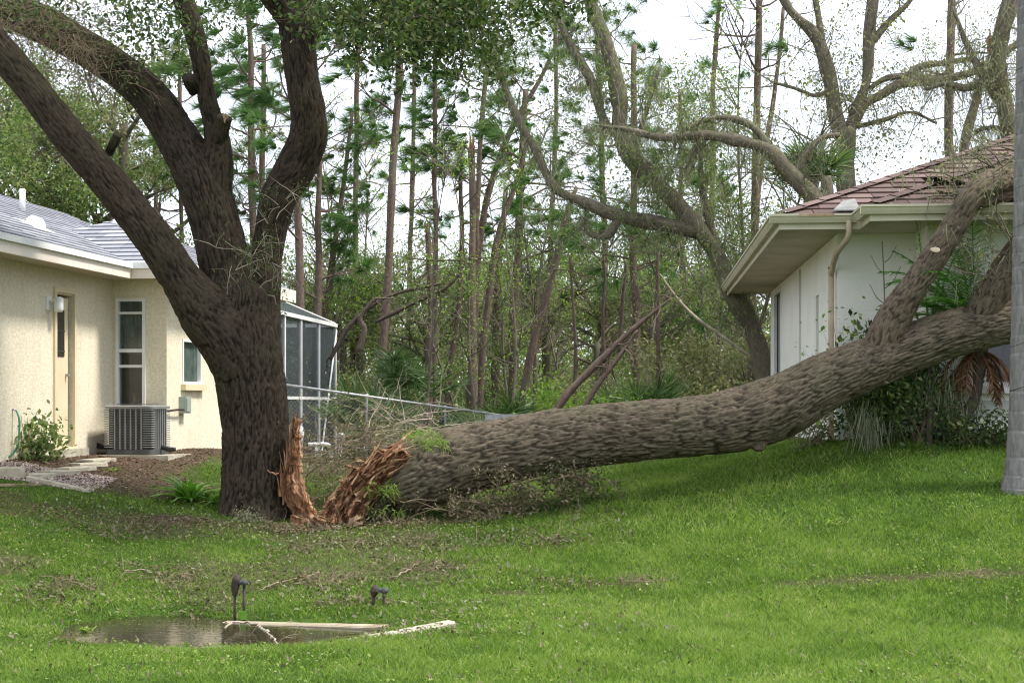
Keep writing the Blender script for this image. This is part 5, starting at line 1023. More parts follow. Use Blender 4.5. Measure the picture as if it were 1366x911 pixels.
for x, y in spots:
    j_ = int(g.choice([0, 1, 2, 3], p=[.28, .22, .20, .30])); s_ = g.uniform(.75, 1.25) * (1 + .3 * (y > 40))
    q_ = sorted(range(len(PXY)), key=lambda i_: (PXY[i_][0] - x)**2 + (PXY[i_][1] - y)**2); fb = lambda i_: ('behind' if y > PXY[i_][1] + 1.5 else 'in front of' if y < PXY[i_][1] - 1.5 else 'left of' if x < PXY[i_][0] else 'right of')
    lb = '%s %s the %s' % (KN[j_], fb(q_[0]), PNAME[q_[0]])
    if lb in cnt: lb += ' and %s the %s' % (fb(q_[1]), PNAME[q_[1]])
    if len(lb.split()) > 16: lb = '%s %s the %s, %s one' % (KN[j_], fb(q_[0]), PNAME[q_[0]], 'larger' if s_ > 1 else 'smaller')
    if lb in cnt: lb = '%s %s the %s, rear one' % (KN[j_], fb(q_[0]), PNAME[q_[0]])
    cnt[lb] = 1
    if j_ not in used: used.add(j_); bp[j_].location = (x, y, gz(x, y)); bp[j_].scale = (s_,) * 3; bp[j_]['label'] = lb
    else: copy_tree(bp[j_], (x, y, gz(x, y)), g.uniform(0, 6.28), s_, lb)
TD = ['leaning thin sapling', 'short thin sapling', 'tall thin sapling']; g = np.random.default_rng(44)
for k_, (x, y) in enumerate(SAP):
    q_ = sorted(range(len(PXY)), key=lambda i_: (PXY[i_][0] - x)**2 + (PXY[i_][1] - y)**2); j_ = k_ % 3; fb = lambda i_: ('behind' if y > PXY[i_][1] + 1.5 else 'in front of' if y < PXY[i_][1] - 1.5 else 'left of' if x < PXY[i_][0] else 'right of')
    lb = '%s %s the %s' % (TD[j_], fb(q_[0]), PNAME[q_[0]])
    if lb in cnt: lb += ' and %s the %s' % (fb(q_[1]), PNAME[q_[1]])
    if lb in cnt or len(lb.split()) > 16: lb = '%s %s the %s, %s' % (TD[j_], fb(q_[0]), PNAME[q_[0]], 'left one' if x < PXY[q_[0]][0] else 'right one')
    cnt[lb] = 1
    if k_ < 3: TT[j_].location = (x, y, gz(x, y)); TT[j_]['label'] = lb
    else: copy_tree(TT[j_], (x, y, gz(x, y)), g.uniform(0, 6.28), g.uniform(.75, 1.35), lb)
# hazy mass of the far woods
lf = MB(); g = np.random.default_rng(15); N = 2600; x = g.uniform(-30, 34, N); y = g.uniform(66, 92, N); hmax = 3.5 + 5 * fbm(x * .16, y * .1, 4, 3) ; z = g.uniform(0, 1, N)**.8 * hmax + .2
cen = np.stack([x, y, z], 1); leaves(lf, np.repeat(cen, 34, 0) + g.normal(0, .55, (N * 34, 3)), .30, g, .5)
tag(lf.build('far_woods', M['bgleaf']), 'soft green mass of the far woods closing the view', 'woods', None, 'stuff')
# saw palmettos: fans of stiff blades
def palmetto(loc, label, seed, nf=16, R_=.55, group='saw palmettos under the pines', name='saw_palmetto', mat='palmetto', h=.7):
    g = np.random.default_rng(seed); t = thing(name, label, 'palm', loc, 0, group); st = MB()
    for k_ in range(nf):
        az = g.uniform(0, 6.283); el = g.uniform(.25, 1.35); d = A(math.cos(az) * math.cos(el), math.sin(az) * math.cos(el), math.sin(el)); L_ = g.uniform(.6, 1.2) * h
        e = d * L_; tube(st, [[0, 0, 0, .012], [*(e * .5 + A(0, 0, .05)), .01], [*e, .008]], 4)
        s_ = np.cross(d, A(0, 0, 1)); s_ /= np.linalg.norm(s_); upv = np.cross(s_, d); n_ = 30; an = np.linspace(-2.1, 2.1, n_)
        dd = d[None] * np.cos(an)[:, None] + s_[None] * np.sin(an)[:, None] + upv[None] * .18 + g.normal(0, .04, (n_, 3)); m_ = MB()
        strips(m_, np.repeat(e[None], n_, 0), dd, R_ * g.uniform(.8, 1.1, n_), .035, A(0, 0, -.22), g, 2); m_.build('frond', M[mat], t)
    shift(st, A(0, 0, 0)); tag(st.build('stalks', M['palmetto'], t), kind='stuff'); return t
def GP_(u, Y, dz=0): x = (u - CX) / F * Y; return (x, Y, gz(x, Y) + dz)
palmetto(GP_(850, 30, .5), 'large saw palmetto with fans spread wide behind the middle of the fallen trunk', 501, 26, .8, h=1.0); palmetto(GP_(815, 31, .3), 'saw palmetto left of the large spread one', 502, 18, .7)
palmetto(GP_(665, 31, .4), 'bluish saw palmetto between the pine trunks behind the fence end', 503, 20, .7, h=.9); palmetto(GP_(690, 33, .2), 'smaller saw palmetto right beside the bluish one', 504, 14, .6)
palmetto(GP_(492, 31, .5), 'dark saw palmetto beside the corner of the screened enclosure', 505, 24, .7, h=.9); palmetto(GP_(540, 33, 1.3), 'tall shaggy palmetto between the slender pine and the thin straight ones', 506, 22, .8, h=1.0)
palmetto(GP_(600, 34, .5), 'saw palmetto behind the fence rail left of the snapped pine', 507, 16, .6)
p_ = P(1082, 232, 28); palmetto((p_[0], p_[1], p_[2] - .2), 'cabbage palm crown showing above the eave beside the bare arching limb', 508, 20, .75, group=None, name='cabbage_palm', h=.5)
m_ = MB(); tube(m_, [(0, 0, -(p_[2] - .2 - gz(p_[0], p_[1])), .16), (0, 0, .1, .14)], 12); m_.build('trunk', M['greybark'], C.objects[[o.name for o in C.objects if o.name.startswith('cabbage_palm')][0]], True)
# leaning broken log in the woods, loose pale branches
def log(name, rows, label, Y, mat, seed, cat='branch', group=None, twig=8, ns=8):
    g = np.random.default_rng(seed); a_ = limb([(*r_[:3], r_[3] if len(r_) > 3 else Y) for r_ in rows]); base = a_[0, :3].copy(); t = thing(name, label, cat, base, 0, group); m_ = MB(); q_ = crom(a_, .08)
    tube(m_, q_, ns, wob=.3); shift(m_, base).build('stem', M[mat], t, True)
    if twig: tw, _ = twigs(q_[len(q_) // 3:, :3], g, twig, .5, a_[:, 3].min() * .5 + .003); tag(shift(tw, base).build('twigs', M[mat], t), kind='stuff')
    return t
log('fallen_log', [(738, 552, 5.5), (762, 520, 5), (800, 482, 4.5), (832, 450, 3.6), (870, 418, 2.6), (895, 398, 1.5)], 'long broken trunk propped diagonally above the fallen oak', 24, 'pinebark', 601, 'fallen trunk', twig=14)
log('fallen_log', [(775, 550, 4), (800, 510, 4), (826, 476, 3), (850, 440, 2)], 'thinner broken trunk lying close along the diagonal one', 25, 'pinebark', 602, 'fallen trunk', twig=8)
log('bare_branch', [(1000, 475, 2), (965, 450, 2), (930, 425, 2), (905, 400, 1.5), (880, 365, 1)], 'pale bare branch slanting behind the white house corner', 24, 'paletwig', 603)
for k_, rw in enumerate([[(440, 480, 3.5), (470, 430, 3.2), (520, 395, 2.6), (590, 378, 1.8)], [(500, 430, 2.6), (560, 400, 2.6), (600, 380, 2), (625, 345, 1.4)]]): log('dark_branch', rw, ['dark arching branch above the dark palmetto by the enclosure', 'dark slanting branch crossing the thin straight pines'][k_], 33, 'darkbark', 610 + k_, twig=16)
log('crooked_branch', [(478, 470, 4), (486, 440, 4), (480, 425, 3.5), (494, 405, 3), (500, 398, 2)], 'short crooked dark branch standing right of the enclosure', 30, 'darkbark', 615, twig=3)
for k_, rw in enumerate([[(765, 540, 2.5), (768, 470, 2.5), (764, 400, 2), (760, 340, 1.5)], [(806, 480, 3), (804, 420, 2.5), (807, 370, 2), (803, 330, 1.5)], [(826, 470, 3), (831, 400, 2.5), (835, 350, 2)]]): log('dead_sapling', rw, ['dead grey sapling nearest the diagonal broken trunk', 'dead sapling in the middle of three above the fallen trunk', 'dead dark sapling left of the straight reddish pine'][k_], 30, 'darkbark', 620 + k_, 'dead tree', twig=6)
# ---------------------------------------------------------------- chain link fence
F1, F2 = P(372, 512, 26), P(690, 557, 29.5); fn = thing('chain_link_fence', 'galvanised chain link fence running from the enclosure down behind the fallen trunk', 'fence', (F1[0], F1[1], gz(F1[0], F1[1])))
FO = A(F1[0], F1[1], gz(F1[0], F1[1])); m_ = MB(); tube(m_, [[*F1, .024], [*((F1 + F2) / 2), .024], [*F2, .024]], 8); shift(m_, FO).build('top_rail', M['galv'], fn, True)
for f_ in (.0, .34, .67, 1.0):
    p = F1 + (F2 - F1) * f_; m_ = MB(); tube(m_, [[p[0], p[1], gz(p[0], p[1]) - .1, .026], [p[0], p[1], p[2], .026], [p[0], p[1], p[2] + .04, .03]], 8); shift(m_, FO).build('post', M['galv'], fn, True)
FD = F2 - F1; FL = np.linalg.norm(FD[:2]); Hn = 1.15; bs, dr, ln_, wd_ = [], [], [], []; st_ = .075
for k_ in np.arange(-Hn, FL, st_):
    for sg in (1, -1):
        a0, a1 = (k_, k_ + Hn) if sg == 1 else (k_ + Hn, k_); z0_, z1_ = 0, Hn; lo, hi = max(min(a0, a1), 0), min(max(a0, a1), FL)
        if hi - lo < .03: continue
        def pt_(s_): f_ = s_ / FL; zz_ = (s_ - k_) if sg == 1 else Hn - (s_ - k_); return F1 + FD * f_ + A(0, .012 * sg, -Hn + zz_)
        p, q2 = pt_(lo), pt_(hi); bs.append(p); dr.append((p, q2))
m_ = MB()
for p, q2 in dr:
    d = q2 - p; s_ = np.cross(d, A(0, 1, 0)); s_ /= np.linalg.norm(s_); s_ *= .0007; o_ = A(0, .002, 0); m_.add(np.array([p - s_, p + s_, p + o_, q2 - s_, q2 + s_, q2 + o_]), [(0, 1, 4, 3), (1, 2, 5, 4), (2, 0, 3, 5)])
tag(shift(m_, FO).build('wire_mesh', M['galv'], fn), kind='stuff')
b_ = P(672, 556, 28.6); m_ = MB(); m_.box(-.35, .35, -.2, .2, -.06, .05); tag(m_.build('metal_tray', M['galv'], loc=b_), 'grey metal sheet lying bent at the end of the fence rail', 'metal sheet')
# ---------------------------------------------------------------- brush and shrubs around the fallen tree
g = np.random.default_rng(31)
def pile(name, label, cat, pts, spread, n_, L_, mat, leafmat=None, nleaf=0, r_=.005, seed=1, lsize=.05, droop=-.04, depth=1, nb=3, curl=.5, flat=.45):
    g = np.random.default_rng(seed); pts = np.array(pts); base = pts[np.argmin(pts[:, 2])]; t = thing(name, label, cat, base); out, tips = [], []
    for k_ in range(n_):
        p = pts[int(g.integers(0, len(pts)))] + g.normal(0, 1, 3) * A(spread, spread * .7, spread * .35); d = unit(1, g)[0] * A(1, .8, flat); d[2] = abs(d[2]) * g.choice([1, 1, -.4]); grow(g, p, d, L_ * g.uniform(.4, 1.3), r_ * g.uniform(.6, 1.5), depth, out, tips, nb, .8, 5, curl, droop)
    tw = MB()
    for o_ in out:
        o_[:, 2] = np.maximum(o_[:, 2], ground(o_[:, 0], o_[:, 1]) + .01); tube(tw, o_, 4, tint=g.random())
    tag(shift(tw, base).build('twigs', M[mat], t), kind='stuff')
    if nleaf:
        T_ = np.vstack([x[0] for x in tips]); cen = T_[g.integers(0, len(T_), nleaf)] + g.normal(0, .035, (nleaf, 3)); cen[:, 2] = np.maximum(cen[:, 2], ground(cen[:, 0], cen[:, 1]) + .01)
        lf = MB(); leaves(lf, cen - base, lsize, g, .42); tag(lf.build('leaves', M[leafmat], t), kind='stuff')
    return t
pile('brush_pile', 'pale brown tangle of twigs heaped between the two broken trunk ends', 'brush pile', [P(u, v, 18.2) for u, v in ((430, 640), (455, 615), (480, 595), (450, 660), (510, 590), (420, 620))],   .24, 190, .85, 'brush', 'olive', 2200, seed=1)
pile('brush_pile', 'pale dead branches arching up behind the torn butt below the fence rail', 'brush pile', [P(u, v, 18.8) for u, v in ((500, 590), (540, 575), (570, 565), (470, 600), (520, 560))], .2, 50, 1.3, 'paletwig', None, 0, r_=.007, seed=2, curl=.35, flat=.6)
pile('leafy_branch', 'crushed leafy branch with dry leaves under the fallen trunk', 'branch', [P(u, v, 16.9) for u, v in ((600, 680), (640, 672), (680, 662), (720, 655), (750, 640), (765, 635), (660, 690), (700, 680), (620, 690))], .10, 130, .5, 'brush', 'dryleaf', 4200, seed=3, lsize=.05)
pile('leafy_branch', 'dark leafy sprig hanging below the fallen trunk at the right of the crushed branch', 'branch', [P(u, v, 16.9) for u, v in ((730, 640), (760, 632), (770, 650))], .06, 30, .3, 'brush', 'oakleaf', 900, seed=4, lsize=.05)
pile('debris_heap', 'low heap of bark and twigs at the foot of the torn butt', 'debris', [G(u, v) for u, v in ((460, 705), (490, 700), (520, 702), (540, 698), (430, 708))], .07, 70, .3, 'brush', 'dryleaf', 500, seed=5, flat=.2, lsize=.04)
for k_, (u, v, s_, n_, lb) in enumerate([(575, 760, .16, 60, 'twig heap in the grass right of the small valve'), (445, 778, .12, 50, 'small twig heap behind the puddle between the two valves'), (855, 780, .13, 60, 'dry brown twig heap alone in the right lawn'), (215, 775, .15, 40, 'leaf and twig heap left of the tall valve'), (100, 785, .14, 30, 'small dark twig heap at the left behind the puddle'), (1300, 773, .12, 40, 'dry brown twig heap below the grey palm trunk')]):
    c = G(u, v); pile('twig_heap', lb, 'twig heap', [c + A(0, 0, .02), c + A(s_, .02, .02), c - A(s_, .02, -.02)], s_ * .7, n_, .22, 'brush', 'dryleaf', 90, r_=.003, seed=20 + k_, flat=.15, lsize=.035)
for k_, (pp, lb) in enumerate([([(300, 862, 2), (318, 852, 2), (345, 858, 1.8), (372, 868, 1.4)], 'white forked twig rising from the puddle'), ([(430, 768, 1.6), (400, 775, 1.8), (370, 783, 1.5), (345, 792, 1)], 'curved brown stick lying behind the tall valve'), ([(165, 765, 1.3), (200, 766, 1.2), (215, 768, 1)], 'short pale stick lying in the left lawn'), ([(520, 775, 2), (545, 765, 1.8), (560, 752, 1)], 'dark stick poking out of the twig heap')]):
    pts = []
    for (u, v, r_) in pp: c = G(u, v); pts.append([c[0], c[1], max(c[2], WZ) + .03 + (.02 if k_ == 0 else 0), r_ / 170])
    pts = np.array(pts); base = pts[0, :3].copy(); st = thing('stick', lb, 'stick', base); pts[:, 3] *= .8; m_ = MB(); pk = crom(pts, .05); pk[1:-1, :3] += g.normal(0, .008, (len(pk) - 2, 3)); tube(m_, pk, 6); shift(m_, base).build('stem', M['paletwig'] if k_ in (0, 2) else M['brush'], st, True)
    tw, _ = twigs(pts[:, :3], g, 4, .18, .003); tag(shift(tw, base).build('twigs', M['paletwig'] if k_ in (0, 2) else M['brush'], st), kind='stuff')
# plants in front of the white house
def plant_at(o, x, y, dz=0): o.location = (float(x), float(y), gz(x, y) + dz); return o
def XY(u, Y): return (u - CX) / F * Y, Y
plant_at(bush('shrub', 'thin open shrub with sparse green leaves against the white wall', .55, 1.55, 420, 'lime', 701, .07, nst=11, gap=.3, tr=.009, clump=4), *XY(1135, 17.75), .1)
plant_at(bush('shrub', 'dark leafy shrub in the shade under the fallen trunk by the white wall', .5, .8, 2600, 'oakleaf', 702, .075, nst=12, gap=.35, clump=8), *XY(1165, 17.45))
plant_at(bush('shrub', 'dark ivy covered shrub beneath the limb fork at the white wall', .55, .95, 3200, 'oakleaf', 703, .075, nst=14, gap=.35, clump=8), *XY(1225, 17.1))
plant_at(bush('shrub', 'low dark shrub beside the leaning palm stem', .45, .45, 1500, 'oakleaf', 704, .06, nst=10, gap=.3, clump=8), *XY(1290, 16.9))
plant_at(bush('shrub', 'low leafy plant under the right end of the fallen trunk', .4, .35, 900, 'oakleaf', 705, .05, nst=10, gap=.3, clump=8), *XY(1340, 16.8))
plant_at(bush('shrub', 'small weedy plant at the left foot of the white house wall', .45, .5, 700, 'olive', 706, .05, nst=10, gap=.3, clump=6), *XY(1075, 18.0))
plant_at(bush('shrub', 'broad leaved ivy clump climbing above the fallen trunk', .22, .35, 300, 'oakleaf', 707, .10, nst=6, gap=.2, clump=5), *XY(1168, 17.9), .9)
sp_ = A(*P(1181, 480, 17.6)); m_ = MB(); t = thing('bare_sapling', 'bare leafless sapling standing against the white wall', 'sapling', (*sp_[:2], gz(*sp_[:2])))
pts = [P(1181, 600, 17.6), P(1180, 480, 17.6), P(1180, 400, 17.6), P(1177, 322, 17.6)]; tube(m_, crom(np.array([[*p, .012 - .002 * i_] for i_, p in enumerate(pts)]), .1), 6)
for v, du, dv in ((455, -22, -30), (430, 20, -28), (405, -20, -26), (385, 22, -30), (365, -18, -24), (350, 16, -22), (470, 18, -26)): tube(m_, crom(np.array([[*P(1180, v, 17.6), .006], [*P(1180 + du * .5, v + dv * .3, 17.55), .005], [*P(1180 + du, v + dv, 17.5), .003]]), .05), 5)
shift(m_, A(*sp_[:2], gz(*sp_[:2]))).build('stem', M['brush'], t)
# hanging moss curtain on the shaded shrubs
m_ = MB(); c = np.vstack([P(u, v, 16.95) + g.normal(0, 1, (260, 3)) * A(.12, .06, .1) for u, v in ((1230, 500), (1255, 515), (1270, 540), (1215, 490), (1160, 560))]); b0 = c.mean(0)
strips(m_, c - b0, unit(len(c), g) * A(.3, .3, .2) + A(0, 0, -1), g.uniform(.1, .4, len(c)), .010, unit(len(c), g) * .15, g, 2); tag(m_.build('hanging_moss', M['moss'], loc=b0), 'grey green moss hanging below the fallen trunk over the dark shrubs', 'moss', None, 'stuff')
# feather palm crushed between trunk and wall
px_, py_ = XY(1283, 16.95); pb = A(px_, py_, gz(px_, py_)); t = thing('feather_palm', 'bushy feather palm with dead brown fronds pinned behind the fallen trunk', 'palm', pb)
m_ = MB(); tube(m_, crom(np.array([[0, 0, -.1, .07], [.02, 0, .25, .06], [.16, 0, .55, .065], [.2, .02, .95, .08], [.15, .03, 1.25, .09]]), .04), 12, wob=.5); m_.build('stem', M['darkbark'], t, True)
for k_ in range(30):
    a_ = g.uniform(0, 6.283); m_ = MB(); frond(m_, (.15, .03, 1.2), A(math.cos(a_), math.sin(a_) * .35, g.uniform(.5, 2.2)), g.uniform(1.1, 1.65), g, .28, g.uniform(.5, 1.3), 44, lw=.016); m_.build('frond', M['palm'], t)
for k_ in range(14):
    a_ = g.uniform(0, 6.283); m_ = MB(); frond(m_, (.17, .0, 1.05), A(math.cos(a_), math.sin(a_) * .5 - .2, g.uniform(-.6, .2)), g.uniform(.5, .8), g, .2, 1.8, 26, lw=.014); m_.build('dead_frond', M['deadpalm'], t)
px_, py_ = XY(1250, 16.6); t = thing('feather_palm', 'young bright feather palm beside the limb with one upright yellowing frond', 'palm', (px_, py_, gz(px_, py_)))
m_ = MB(); tube(m_, [(0, .3, -.1, .04), (0, .3, 1.35, .035)], 8); m_.build('stem', M['darkbark'], t, True)
for k_, (dx, dz, L_, cm) in enumerate([(-.12, 1.5, 1.6, 'strap'), (.25, 1.2, 1.1, 'palm'), (-.35, .7, .6, 'strap'), (.6, .6, .7, 'palm'), (-.6, .2, .5, 'palm'), (.1, .9, .9, 'palm')]): m_ = MB(); frond(m_, (0, .3, 1.3), A(dx, .0, dz), L_, g, .16, .5, 30, lw=.014); m_.build('frond', M[cm], t)
# plants by the left house
def straps(name, label, loc, n_, L_, w_, mat, cat='plant', seed=1, el=(.5, 1.4), bend=-.45, segs=5, stem=None):
    g = np.random.default_rng(seed); t = thing(name, label, cat, loc)
    for k_ in range(n_):
        az = g.uniform(0, 6.283); e = g.uniform(*el); d = A(math.cos(az) * math.cos(e), math.sin(az) * math.cos(e), math.sin(e)); m_ = MB()
        s_ = np.cross(d, A(0, 0, 1)); s_ /= np.linalg.norm(s_); ll = L_ * g.uniform(.6, 1.15); V = []
        for i_ in range(segs + 1):
            f = i_ / segs; c = A(g.normal(0, .01), 0, 0) + d * ll * f + A(0, 0, bend * ll * f * f) + A(math.cos(az), math.sin(az), 0) * .25 * ll * f * f; ww = w_ * (math.sin(math.pi * (.15 + .83 * f))) * .5; V += [c - s_ * ww, c + A(0, 0, -.006), c + s_ * ww]
        m_.add(np.array(V) + A(g.normal(0, .03), g.normal(0, .03), 0), [(3 * i_ + j_, 3 * i_ + j_ + 1, 3 * i_ + j_ + 4, 3 * i_ + j_ + 3) for i_ in range(segs) for j_ in (0, 1)], tint=g.random()); m_.build('leaf', M[mat], t)
    return t
straps('bromeliad', 'clump of bright green strap leaves left of the oak foot', G(252, 668), 56, .62, .06, 'strap', seed=3)
straps('bromeliad', 'small pale green rosette at the very foot of the oak on its left', G(283, 672), 18, .3, .05, 'strap', seed=4)
c = G(45, 612); plant_at(bush('croton', 'small leafy garden shrub with reddish tips by the green hose', .28, .42, 900, 'bgleaf', 711, .085, nst=12, gap=.2, clump=8), c[0], c[1])
c = G(330, 695); plant_at(bush('weed', 'low silvery weed in front of the oak foot', .2, .12, 500, 'moss', 712, .035, nst=8, gap=.1, clump=8), c[0], c[1])
for k_, (u, v, s_, lb) in enumerate([(150, 628, .10, 'small weed between the paving slabs and the mulch'), (1108, 700, .14, 'dark green weed tuft in the right lawn'), (115, 855, .10, 'broad leaved weed standing in the left end of the puddle'), (655, 660, .0, '')][:3]):
    c = G(u, v); straps('weed', lb, (c[0], c[1], max(c[2], WZ)), 12, s_, .025, 'grass', seed=30 + k_)
# hose and standpipe
c = A(*G(8, 612)); t = thing('standpipe', 'rusty standpipe with a tap beside the left house wall', 'tap', c)
m_ = MB(); tube(m_, [(0, 0, -.1, .014), (0, 0, .62, .014)], 8); m_.build('pipe', M['rustpipe'], t, True); m_ = MB(); tube(m_, [(-.04, 0, .62, .014), (.1, 0, .62, .014), (.13, 0, .6, .012)], 8); m_.build('tap', M['galv'], t, True); m_ = MB(); tube(m_, [(0, 0, .25, .026), (0, 0, .4, .026)], 8); m_.build('valve', M['rustpipe'], t, True)
m_ = MB(); pts = [(.13, 0, .6), (.17, -.02, .5), (.17, -.02, .3), (.14, -.05, .12), (.05, -.1, .02), (-.1, -.12, .02), (-.25, -.1, .02), (-.35, -.05, .02)]
tube(m_, crom(np.array([[*p, .012] for p in pts]), .02), 8); tube_o = m_.build('garden_hose', M['green'], smooth=True, loc=c); tag(tube_o, 'green garden hose curling down from the tap by the left wall', 'hose')
# paving slabs, timber edging, planks
PV = [((112, 617), (143, 614), .26, 'pale paving slab farthest back toward the air conditioner'), ((97, 622), (134, 620), .26, 'second paving slab from the air conditioner end'), ((82, 628), (118, 625), .26, 'middle paving slab of the row beside the mulch'), ((57, 632), (97, 630), .26, 'fourth paving slab from the air conditioner end'), ((30, 636), (67, 634), .24, 'paving slab nearest the low wall block, half in gravel')]
for k_, (a_, b_, w_, lb) in enumerate(PV):
    p, q2 = G(*a_), G(*b_); slab_between('paving_slab', p + A(0, 0, .035), q2 + A(0, 0, .035), w_, .05, M['concrete'], lb, 'paving slab', 'paving slabs in the mulch bed', 50 + k_)
p, q2 = G(38, 640), G(120, 657); slab_between('edging_kerb', p + A(0, 0, .05), q2 + A(0, 0, .04), .09, .09, M['concrete'], 'long pale kerb edging the gravel bed', 'kerb', None, 60)
p, q2 = G(-60, 632), G(30, 632); slab_between('concrete_block', p + A(0, 0, .08), q2 + A(0, 0, .08), .4, .12, M['concrete'], 'thick concrete step cut by the left edge of the picture', 'concrete step', None, 61)
p, q2 = G(-30, 650), G(55, 648); slab_between('wood_board', p + A(0, 0, .04), q2 + A(0, 0, .03), .08, .03, M['brush'], 'weathered brown board lying on the gravel', 'board', None, 62)
# gravel, mulch, litter as ground cover
def chips(name, label, cat, n_, pos, size, mat, seed, thick=.5):
    g = np.random.default_rng(seed); c = pos(g, n_); n_ = len(c); c[:, 2] = ground(c[:, 0], c[:, 1]) + size * .1
    a_ = unit(n_, g) * A(1, 1, .35); b_ = np.cross(a_, unit(n_, g) * A(.3, .3, 1)); b_ /= np.linalg.norm(b_, axis=1)[:, None] + 1e-9; s_ = (size * g.uniform(.5, 1.4, n_))[:, None]; u_ = A(0, 0, 1) * s_ * thick
    V = np.stack([c - a_ * s_ * .6, c - b_ * s_ * .35, c + a_ * s_ * .6, c + b_ * s_ * .35, c + u_ * .6], 1); i_ = np.arange(n_)[:, None] * 5; m_ = MB(); t_ = g.random(n_)
    m_.add(V.reshape(-1, 3), None, np.vstack([np.hstack([i_ + p_, i_ + q_, i_ + 4]) for p_, q_ in ((0, 1), (1, 2), (2, 3), (3, 0))]), tint=np.repeat(t_, 5)); return tag(m_.build(name, mat), label, cat, None, 'stuff')
mg = mat_leaf('pinkish_gravel', [(.22, .15, .12), (.40, .31, .27), (.58, .50, .46)], 0); mm_ = mat_leaf('bark_mulch', [(.05, .028, .018), (.12, .07, .045), (.22, .14, .09)], 0)
def pos_gravel(g, n_):
    c = np.stack([g.uniform(-6.6, -4.6, n_), g.uniform(17.2, 19.2, n_), np.zeros(n_)], 1); p, q2 = G(38, 640), G(120, 657); return c[(c[:, 1] < 18.4 + .25 * fbm(c[:, 0] * 3, 1, 1)) & (c[:, 1] > 17.35 + .3 * fbm(c[:, 0] * 2, 5, 1)) & (c[:, 0] < -4.75 - .3 * fbm(c[:, 1] * 3, 2, 2))]
chips('gravel', 'pinkish gravel and shell bed in front of the left house', 'gravel', 9000, pos_gravel, .03, mg, 1)
def pos_mulch(g, n_):
    c = np.stack([g.uniform(-6.8, -1.4, n_), g.uniform(14.5, 23.5, n_), np.zeros(n_)], 1); return c[bare(c[:, 0], c[:, 1]) > g.uniform(.45, 1, n_)]
chips('mulch', 'brown bark mulch and torn bark scattered round the oak', 'mulch', 22000, pos_mulch, .035, mm_, 2, .35)
def pos_near(g, n_): c = np.stack([g.uniform(-5.2, 1.2, n_), g.uniform(10.4, 17, n_), np.zeros(n_)], 1); d = fbm(c[:, 0] * 1.1, c[:, 1] * 1.6, 9, 3); return c[d > g.uniform(.38, .62, n_)]
g = np.random.default_rng(8); c = pos_near(g, 10000); c[:, 2] = ground(c[:, 0], c[:, 1]) + g.uniform(.005, .06, len(c)); c = c[c[:, 2] > WZ + .01]; m_ = MB(); leaves(m_, c, .038, g, .45, up=1.5); tag(m_.build('fallen_leaves', M['dryleaf']), 'fallen oak leaves strewn over the left half of the lawn', 'leaves', None, 'stuff')
c = pos_near(g, 1800); c[:, 2] = ground(c[:, 0], c[:, 1]) + g.uniform(.02, .07, len(c)); c = c[c[:, 2] > WZ + .01]; m_ = MB(); leaves(m_, c, .05, g, .5, up=1.5); tag(m_.build('pale_leaves', M['moss']), 'pale curled dead leaves scattered between puddle and oak', 'leaves', None, 'stuff')
# valves on the lawn
def valve(c, label, h, s_, seed):
    t = thing('irrigation_valve', label, 'valve', c, 0, 'brown valve risers behind the puddle'); m_ = MB()
    tube(m_, [(-.045 * s_, 0, -.1, .014 * s_), (-.045 * s_, 0, h * .75, .014 * s_)], 8); m_.build('riser', M['rustpipe'], t, True); m_ = MB(); tube(m_, [(.05 * s_, 0, -.1, .016 * s_), (.05 * s_, 0, h * .8, .016 * s_)], 8); m_.build('riser', M['rustpipe'], t, True)
    m_ = MB(); tube(m_, crom(np.array([[-.045 * s_, 0, h * .55, .026 * s_], [-.04 * s_, 0, h * .75, .042 * s_], [-.02 * s_, 0, h * .92, .046 * s_], [.0, 0, h, .02 * s_]]), .01), 12, wob=.3); m_.build('valve_body', M['rustpipe'], t, True)
    m_ = MB(); tube(m_, [(-.05 * s_, -.01, h * .83, .022 * s_), (.03 * s_, -.01, h * .84, .026 * s_), (.09 * s_, -.01, h * .83, .02 * s_)], 10); m_.build('cross_pipe', M['acbase'], t, True)
    m_ = MB(); tube(m_, [(.06 * s_, -.02, h * .84, .03 * s_), (.06 * s_, -.05, h * .84, .03 * s_)], 10); m_.build('tap_wheel', M['acbase'], t, True); return t
valve(A(-2.22, 12.2, WZ), 'tall brown valve on two risers at the far edge of the puddle', .37, .8, 1); c = G(505, 810); valve(c, 'short brown valve half hidden in the grass right of the tall one', .17, .9, 2)
m_ = MB(); m_.box(-.02, .02, -.004, .004, -.03, .04); o = m_.build('yellow_tag', M['strap'], loc=A(-2.17, 12.1, WZ + .05)); tag(o, 'small yellow tag on the riser of the tall valve', 'tag')
g = np.random.default_rng(21); q_ = np.stack([g.uniform(-5, .6, 36), g.uniform(12.4, 16.6, 36)], 1); c = np.repeat(q_, 70, 0) + g.normal(0, 1, (36 * 70, 2)) * A(.17, .11); c = np.stack([c[:, 0], c[:, 1], ground(c[:, 0], c[:, 1]) + g.uniform(.02, .08, len(c))], 1)
m_ = MB(); leaves(m_, c, .05, g, .4, up=.8); tag(m_.build('leaf_clumps', M['dryleaf']), 'dark clumps of storm torn leaves lying between the puddle and the oak', 'leaves', None, 'stuff')
tw_, _ = twigs(c, g, 260, .28, .003, .6, -.05); [v_.__setitem__((slice(None), 2), np.maximum(v_[:, 2], ground(v_[:, 0], v_[:, 1]) + .02)) for v_ in tw_.V]; tag(tw_.build('loose_twigs', M['brush']), 'loose thin twigs strewn over the left lawn', 'twigs', None, 'stuff')
